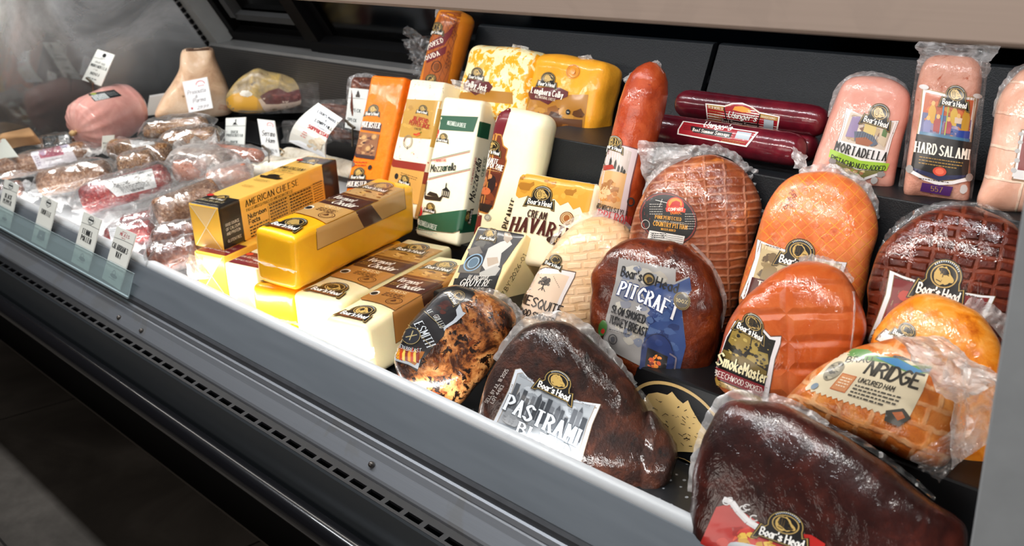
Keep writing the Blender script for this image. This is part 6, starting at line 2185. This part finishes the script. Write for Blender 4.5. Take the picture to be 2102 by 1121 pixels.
RG = 'cards standing in the rail strip'
RL = .385
for lab, q, tx, red in (('rail card reading BLACK PEPPER, at the left end of the strip', [(10, 367), (39, 380), (20, 470), (-9, 457)], ('BLACK', 'PEPPER'), 0),
                        ('rail card reading TRUFFLE, second from the left end', [(87, 400), (118.5, 416), (94, 511), (64, 495)], ('TRUFFLE',), 0),
                        ('rail card reading FENNEL POLLEN', [(172, 434), (209, 451.5), (181, 558), (146, 537)], ('FENNEL', 'POLLEN'), 0),
                        ('rail card reading CALABRIAN 3 WAY, nearest the end of the strip', [(240, 463.5), (280.5, 481.5), (246, 596), (209, 571)], ('CALABRIAN 3-', 'WAY'), 1)):
    t, b, L = card('rail_card', lab, q, -.0505, RL, 40, 112, 'price card', RG)
    L.rect(.5, .5, 39.5, 111.5, 'd9dad2')
    L.line([(0, 21), (40, 21)], 1, '2a2c2c')
    if red:
        L.text('MEATS', 21, 14, 6, 'a83038', 'slab', 19, 'c').lines(14, 5, 12, 1, 2, 'a83038', 1).lines(16, 17, 9, 1, 2, 'a83038', 1.2)
    else:
        L.ell(20, 11, 6, 9, '2c3030').ell(20, 11, 5, 8, 'd2d4ce').rect(15, 8, 25, 12, '2c3030').lines(17, 5, 6, 1, 2, '2c3030', 1.2).lines(17, 15, 6, 1, 2, '2c3030', 1.2).ring(20, 11, 8.5, 6, .5, '9a9c98')
    for i, s_ in enumerate(tx):
        L.text(s_, 20, 43 + i * 14 - (4 if len(tx) == 1 else 0), 10.5, '1f2224', 'didot', 3.7 * len(s_) if len(s_) < 9 else 34, 'c')
    L.ell(22, 94, 7, 4, '6a6e70').ring(21, 88, 3, 5, .8, '5a5e60').lines(13, 100, 16, 1, 2, '5a5e60', 1)
    if tx[0] == 'TRUFFLE':
        L.poly([(14, 78), (30, 76), (32, 96), (26, 98), (24, 86), (18, 86), (16, 98), (12, 96)], '6a7076')
    L.build('print', t)
# clear strip that holds the cards
n_ = Vector((0, -math.cos(RL), math.sin(RL)))
p_ = at(209, 571, -.0545)
up_ = Vector((0, math.sin(RL), math.cos(RL)))
xe = at(268, 607, -.0545).x
t = thing('card_holder', 'clear plastic card strip clipped along the grey front rail', 'card holder', (xe - .5, -.055, .75))
m = NT('clear_strip')
m.t.nodes.remove(m.b)
a_, c_, d_ = m.n('BsdfTransparent'), m.n('BsdfDiffuse'), m.n('BsdfGlossy')
a_.inputs[0].default_value = (.82, .9, .9, 1)
c_.inputs[0].default_value = (.5, .6, .62, 1)
d_.inputs['Roughness'].default_value = .12
x1, x2 = m.n('MixShader'), m.n('MixShader')
x1.inputs[0].default_value, x2.inputs[0].default_value = .24, .07
m.l(a_.outputs[0], x1.inputs[1]); m.l(c_.outputs[0], x1.inputs[2]); m.l(x1.outputs[0], x2.inputs[1]); m.l(d_.outputs[0], x2.inputs[2]); m.l(x2.outputs[0], m.out.inputs[0])
o_ = Vector((xe, -.0595, .7445))
mb = MB()
for k, (h0, h1, th) in enumerate(((0, .052, .0012),)):
    A, B_ = o_ + up_ * h0, o_ + up_ * h1
    sh = Vector((-.004, 0, 0))
    mb.add([A, B_ + sh, B_ + sh + Vector((-2.2, 0, 0)), A + Vector((-2.2, 0, 0)), A - n_ * th, B_ + sh - n_ * th, B_ + sh + Vector((-2.2, 0, 0)) - n_ * th, A + Vector((-2.2, 0, 0)) - n_ * th],
           [(0, 1, 2, 3), (7, 6, 5, 4), (0, 4, 5, 1), (1, 5, 6, 2), (2, 6, 7, 3), (3, 7, 4, 0)])
mb.put('front_sheet', m.m, t)
mb = MB()
mb.bar(o_ + n_ * .001, o_ + Vector((-2.2, 0, 0)) + n_ * .001, .004, (0, 0, 1))
mb.bar(o_ + up_ * .052 + n_ * .0006, o_ + up_ * .052 + Vector((-2.2, 0, 0)) + n_ * .0006, .0012, (0, 0, 1))
mb.bar(o_ + n_ * .0004, o_ + up_ * .052 + n_ * .0004 + Vector((-.004, 0, 0)), .0012, (1, 0, 0))
mb.put('strip_edge', plain('strip_edge', '93a4a8', .25), t)

# cards among the meats
t, b, L = card('price_card', 'white tilted card on a metal clip over the big mortadella', [(200, 101), (236, 113), (208, 177), (168, 164)], .345, -.05, 40, 66)
L.rect(.5, .5, 39.5, 65.5, 'e6ebe8').line([(0, 17), (40, 17)], .8, '5a6464').ell(20, 8, 4, 4.5, '1c2022').lines(15, 14, 10, 1, 2, '3c4446', 1)
L.text('duck egg!', 8, 27, 5, '2c3030', 'hand', 22).text('MORTADELLA', 20, 36, 5.5, '3c4648', 'didot', 34, 'c').text('rib!', 12, 42, 4, '2c3030', 'hand', 9).text('NDUJ', 10, 51, 5, '3c4648', 'didot', 18).lines(8, 57, 24, 1, 4, '7a8486', 2)
L.build('print', t)
holder_clip(t, 190, 168, .343)
t, b, L = card('price_card', 'handwritten prosciutto card leaning on the pale prosciutto leg', [(374, 168), (425, 158), (437, 222), (388, 232)], .515, .15, 52, 66)
L.rect(.5, .5, 51.5, 65.5, 'e2e3e6').ring(36, 12, 9, 7, 1.6, 'c05a5c', 14, 180, 360).lines(30, 14, 14, 1, 2, 'c05a5c', 1.4)
L.text('Prosciutto', 6, 28, 8, '1e2022', 'hand', 38, rot=1).text('di', 20, 38, 7, '1e2022', 'hand').text('Parma', 14, 47, 8, '1e2022', 'hand', 26)
L.ell(9, 58, 2, 2.5, 'b8282c').text('29.99', 20, 62, 6, '1e2022', 'hand', 24)
L.build('print', t)
t, b, L = card('folded_card', 'blank folded white card lying left of the prosciutto card', [(307, 196), (364, 187), (372, 229), (300, 238)], .515, .15, 60, 42, 'card')
L.rect(.5, .5, 59.5, 41.5, 'd9d2c8').rect(.5, .5, 59.5, 5, 'e6e4e0')
L.build('print', t)
t, b, L = card('price_card', 'upright duck prosciutto card in front of the long black block', [(463.5, 242.5), (505, 240.5), (501, 314), (461, 311)], .525, .04, 40, 72)
L.rect(.5, .5, 39.5, 71.5, 'e4e8e4').line([(0, 17), (40, 17)], .8, '46504e').poly([(17, 10), (20, 10), (20, 4), (23, 3), (22, 5), (22, 11), (24, 14), (16, 14)], '1c2022').lines(15, 14.5, 10, 1, 2, '3c4446', 1.2)
for s_, y, w__ in (('DUCK', 32, 14), ('PROSCIUTTO', 39, 33), ('DUCK', 53, 14), ('PROSCIUTTO', 60, 27), ('DUCK', 70, 18)):
    L.text(s_, 20, y, 5.4, '44504e', 'didot', w__, 'c')
L.build('print', t)
holder_clip(t, 493, 310, .52)
t, b, L = card('price_card', 'tilted handwritten serrano ham card beside the duck prosciutto card', [(528, 244), (563.5, 248), (575, 322), (539.5, 316)], .525, .04, 36, 74)
L.rect(.5, .5, 35.5, 73.5, 'e2e4e4').ring(26, 10, 6, 5, 1.2, 'c8686a', 12, 150, 400).lines(23, 10, 7, 1, 2, 'c8686a', 1)
L.text('Serrano', 6, 34, 11, '1e2022', 'script', 26, rot=-2).text('Ham', 12, 47, 9, '1e2022', 'script', 17, rot=-2)
L.ell(6, 62, 2, 3, 'c83034').text('29.99/lb', 10, 66, 6, '1e2022', 'hand', 22)
L.build('print', t)
holder_clip(t, 552, 308, .52)
t, b, L = card('price_card', 'white speck card half hidden behind the orange muenster', [(717, 180), (757, 184), (744, 270), (707.5, 262)], .655, .10, 40, 80)
L.rect(.5, .5, 39.5, 79.5, 'e2e5e2').line([(0, 18), (40, 18)], .9, '3c4a46').poly([(17, 14), (18, 6), (20, 3), (23, 8), (24, 14)], '3a3634').rect(16, 11, 25, 16, '46403c')
L.text('SPECK', 9, 44, 6, '44504e', 'didot', 22).text('SPECK', 5, 64, 6, '44504e', 'didot', 20)
L.build('print', t)
holder_clip(t, 724, 258, .645, 1.2)
t, b, L = card('price_card', 'small white wagyu card standing in front of the big mortadella', [(210, 279), (235, 277), (232, 311), (208, 307)], .27, .04, 26, 34)
L.rect(.5, .5, 25.5, 33.5, 'd9dad2').text('WAGYU', 13, 20, 4.6, '4a504c', 'didot', 18, 'c')
L.build('print', t)
t, b, L = card('paper_sign', 'curled white soppressata flyer with red lettering on the white salamis', [(653, 211), (703, 244), (669, 325), (593, 291)], .53, .12, 60, 96, 'paper sign', curl=.022)
L.rect(.5, .5, 59.5, 95.5, 'e9eef4')
L.text("LOOK'S MARKET", 32, 22, 6.5, '17191c', 'boldc', 46, 'c').text('X', 31, 32, 6, '17191c', 'boldc', 4, 'c').text('LOWRY HILL', 32, 43, 6.5, '17191c', 'boldc', 36, 'c').text('Presents A', 32, 51, 4, '3a3e42', 'sans', 18, 'c').text('SOPPRESSATA', 31, 61, 7, 'b8242a', 'boldc', 42, 'c')
L.mottle(22, 66, 50, 92, ['d9cdb8', 'cbbba0', 'e2d8c4'], 18, 3, 7, 4)
L.lines(8, 70, 8, 3, 4, 'c88a84', 2)
L.build('print', t)
t, b, L = card('white_card', 'plain tilted white card on the bags near the white salamis', [(452, 332), (516, 322), (536, 334), (458, 352)], .50, 1.0, 66, 22, 'card')
L.rect(.5, .5, 65.5, 21.5, 'e2e6ea').lines(6, 5, 50, 3, 5, 'a9b0b6', 1.6)
L.build('print', t)
t, b, L = card('white_card', 'pale card at the far left edge in front of the paper packet', [(-30, 282), (10, 285), (38, 322), (-30, 330)], .045, .6, 60, 40, 'card')
L.rect(.5, .5, 59.5, 39.5, 'cfd2c8').ring(30, 6, 12, 8, 1.4, 'b06a68', 14, 0, 180)
L.build('print', t)

# kraft paper packet at the left edge
q = [at(x, y, Y) for x, y, Y in ((6, 309, .095), (88, 298, .15), (16, 296, .105), (78, 280, .19))]
u3 = Vector((0, -.02, .035))
t = thing('paper_packet', 'tan butcher paper packet at the left edge beside the big mortadella', 'paper packet', q[0])
hexa(t, 'packet', [q[0], q[1], q[2], q[3], q[0] + u3, q[1] + u3, q[2] + u3, q[3] + u3], .008, plain('kraft_paper', 'b98f64', .7, 0, .08, 14, bump=.2), 10, (.003, 14))

# empty plastic bag standing behind the muenster
t = thing('plastic_bag', 'empty clear plastic bag puffed up left of the smoked gouda', 'plastic bag', at(858, 150, .70))
sheet(t, 'bag', [(838, 52), (900, 92), (872, 172), (848, 140)], .70, FILM, .035, 30, ragged=9)
sheet(t, 'bag', [(824, 82), (880, 74), (884, 150), (850, 132)], .715, FILM, .030, 30, ragged=9)

# ------------------------------------------------------------------ dim shop behind the counter
t = thing('paper_sack', 'blurred beige sack seen through the rear door glass', 'sack', (-3.9, 2.2, .9))
hexa(t, 'sack', [at(630, 40, 1.9), at(722, 62, 1.9), at(630, 40, 2.2), at(722, 62, 2.2), at(640, -60, 1.9), at(735, -60, 1.9), at(640, -60, 2.2), at(735, -60, 2.2)], .06, plain('sack_beige', '8a7a5c', .8, 0, .4, 9), 8, (.02, 6))
t = thing('wall_panel', 'blurred blue grey panel seen through the rear door glass', 'panel', (-2.6, 2.6, 1.1))
MB().box((-4.9, 2.5, .2), (-1.9, 2.56, 2.2)).put('panel', plain('panel_blue', '5c7480', .6, 0, .3, 3), t)
for k, x in enumerate((1270, 1350, 1655)):
    t = thing('rack_post', ('steel rack post behind the left back board', 'second steel rack post behind the left back board', 'steel rack post behind the right back board')[k], 'rack post', at(x, 120, 1.6), 'rack posts behind the counter')
    p = at(x, 70, 1.6)
    tube(t, 'post', (p.x, 1.6, .0), (p.x, 1.6, 2.2), .012, plain('post_steel', '8a7a68', .4, .7), [(0, 1), (1, 1)], 16, seg=2)
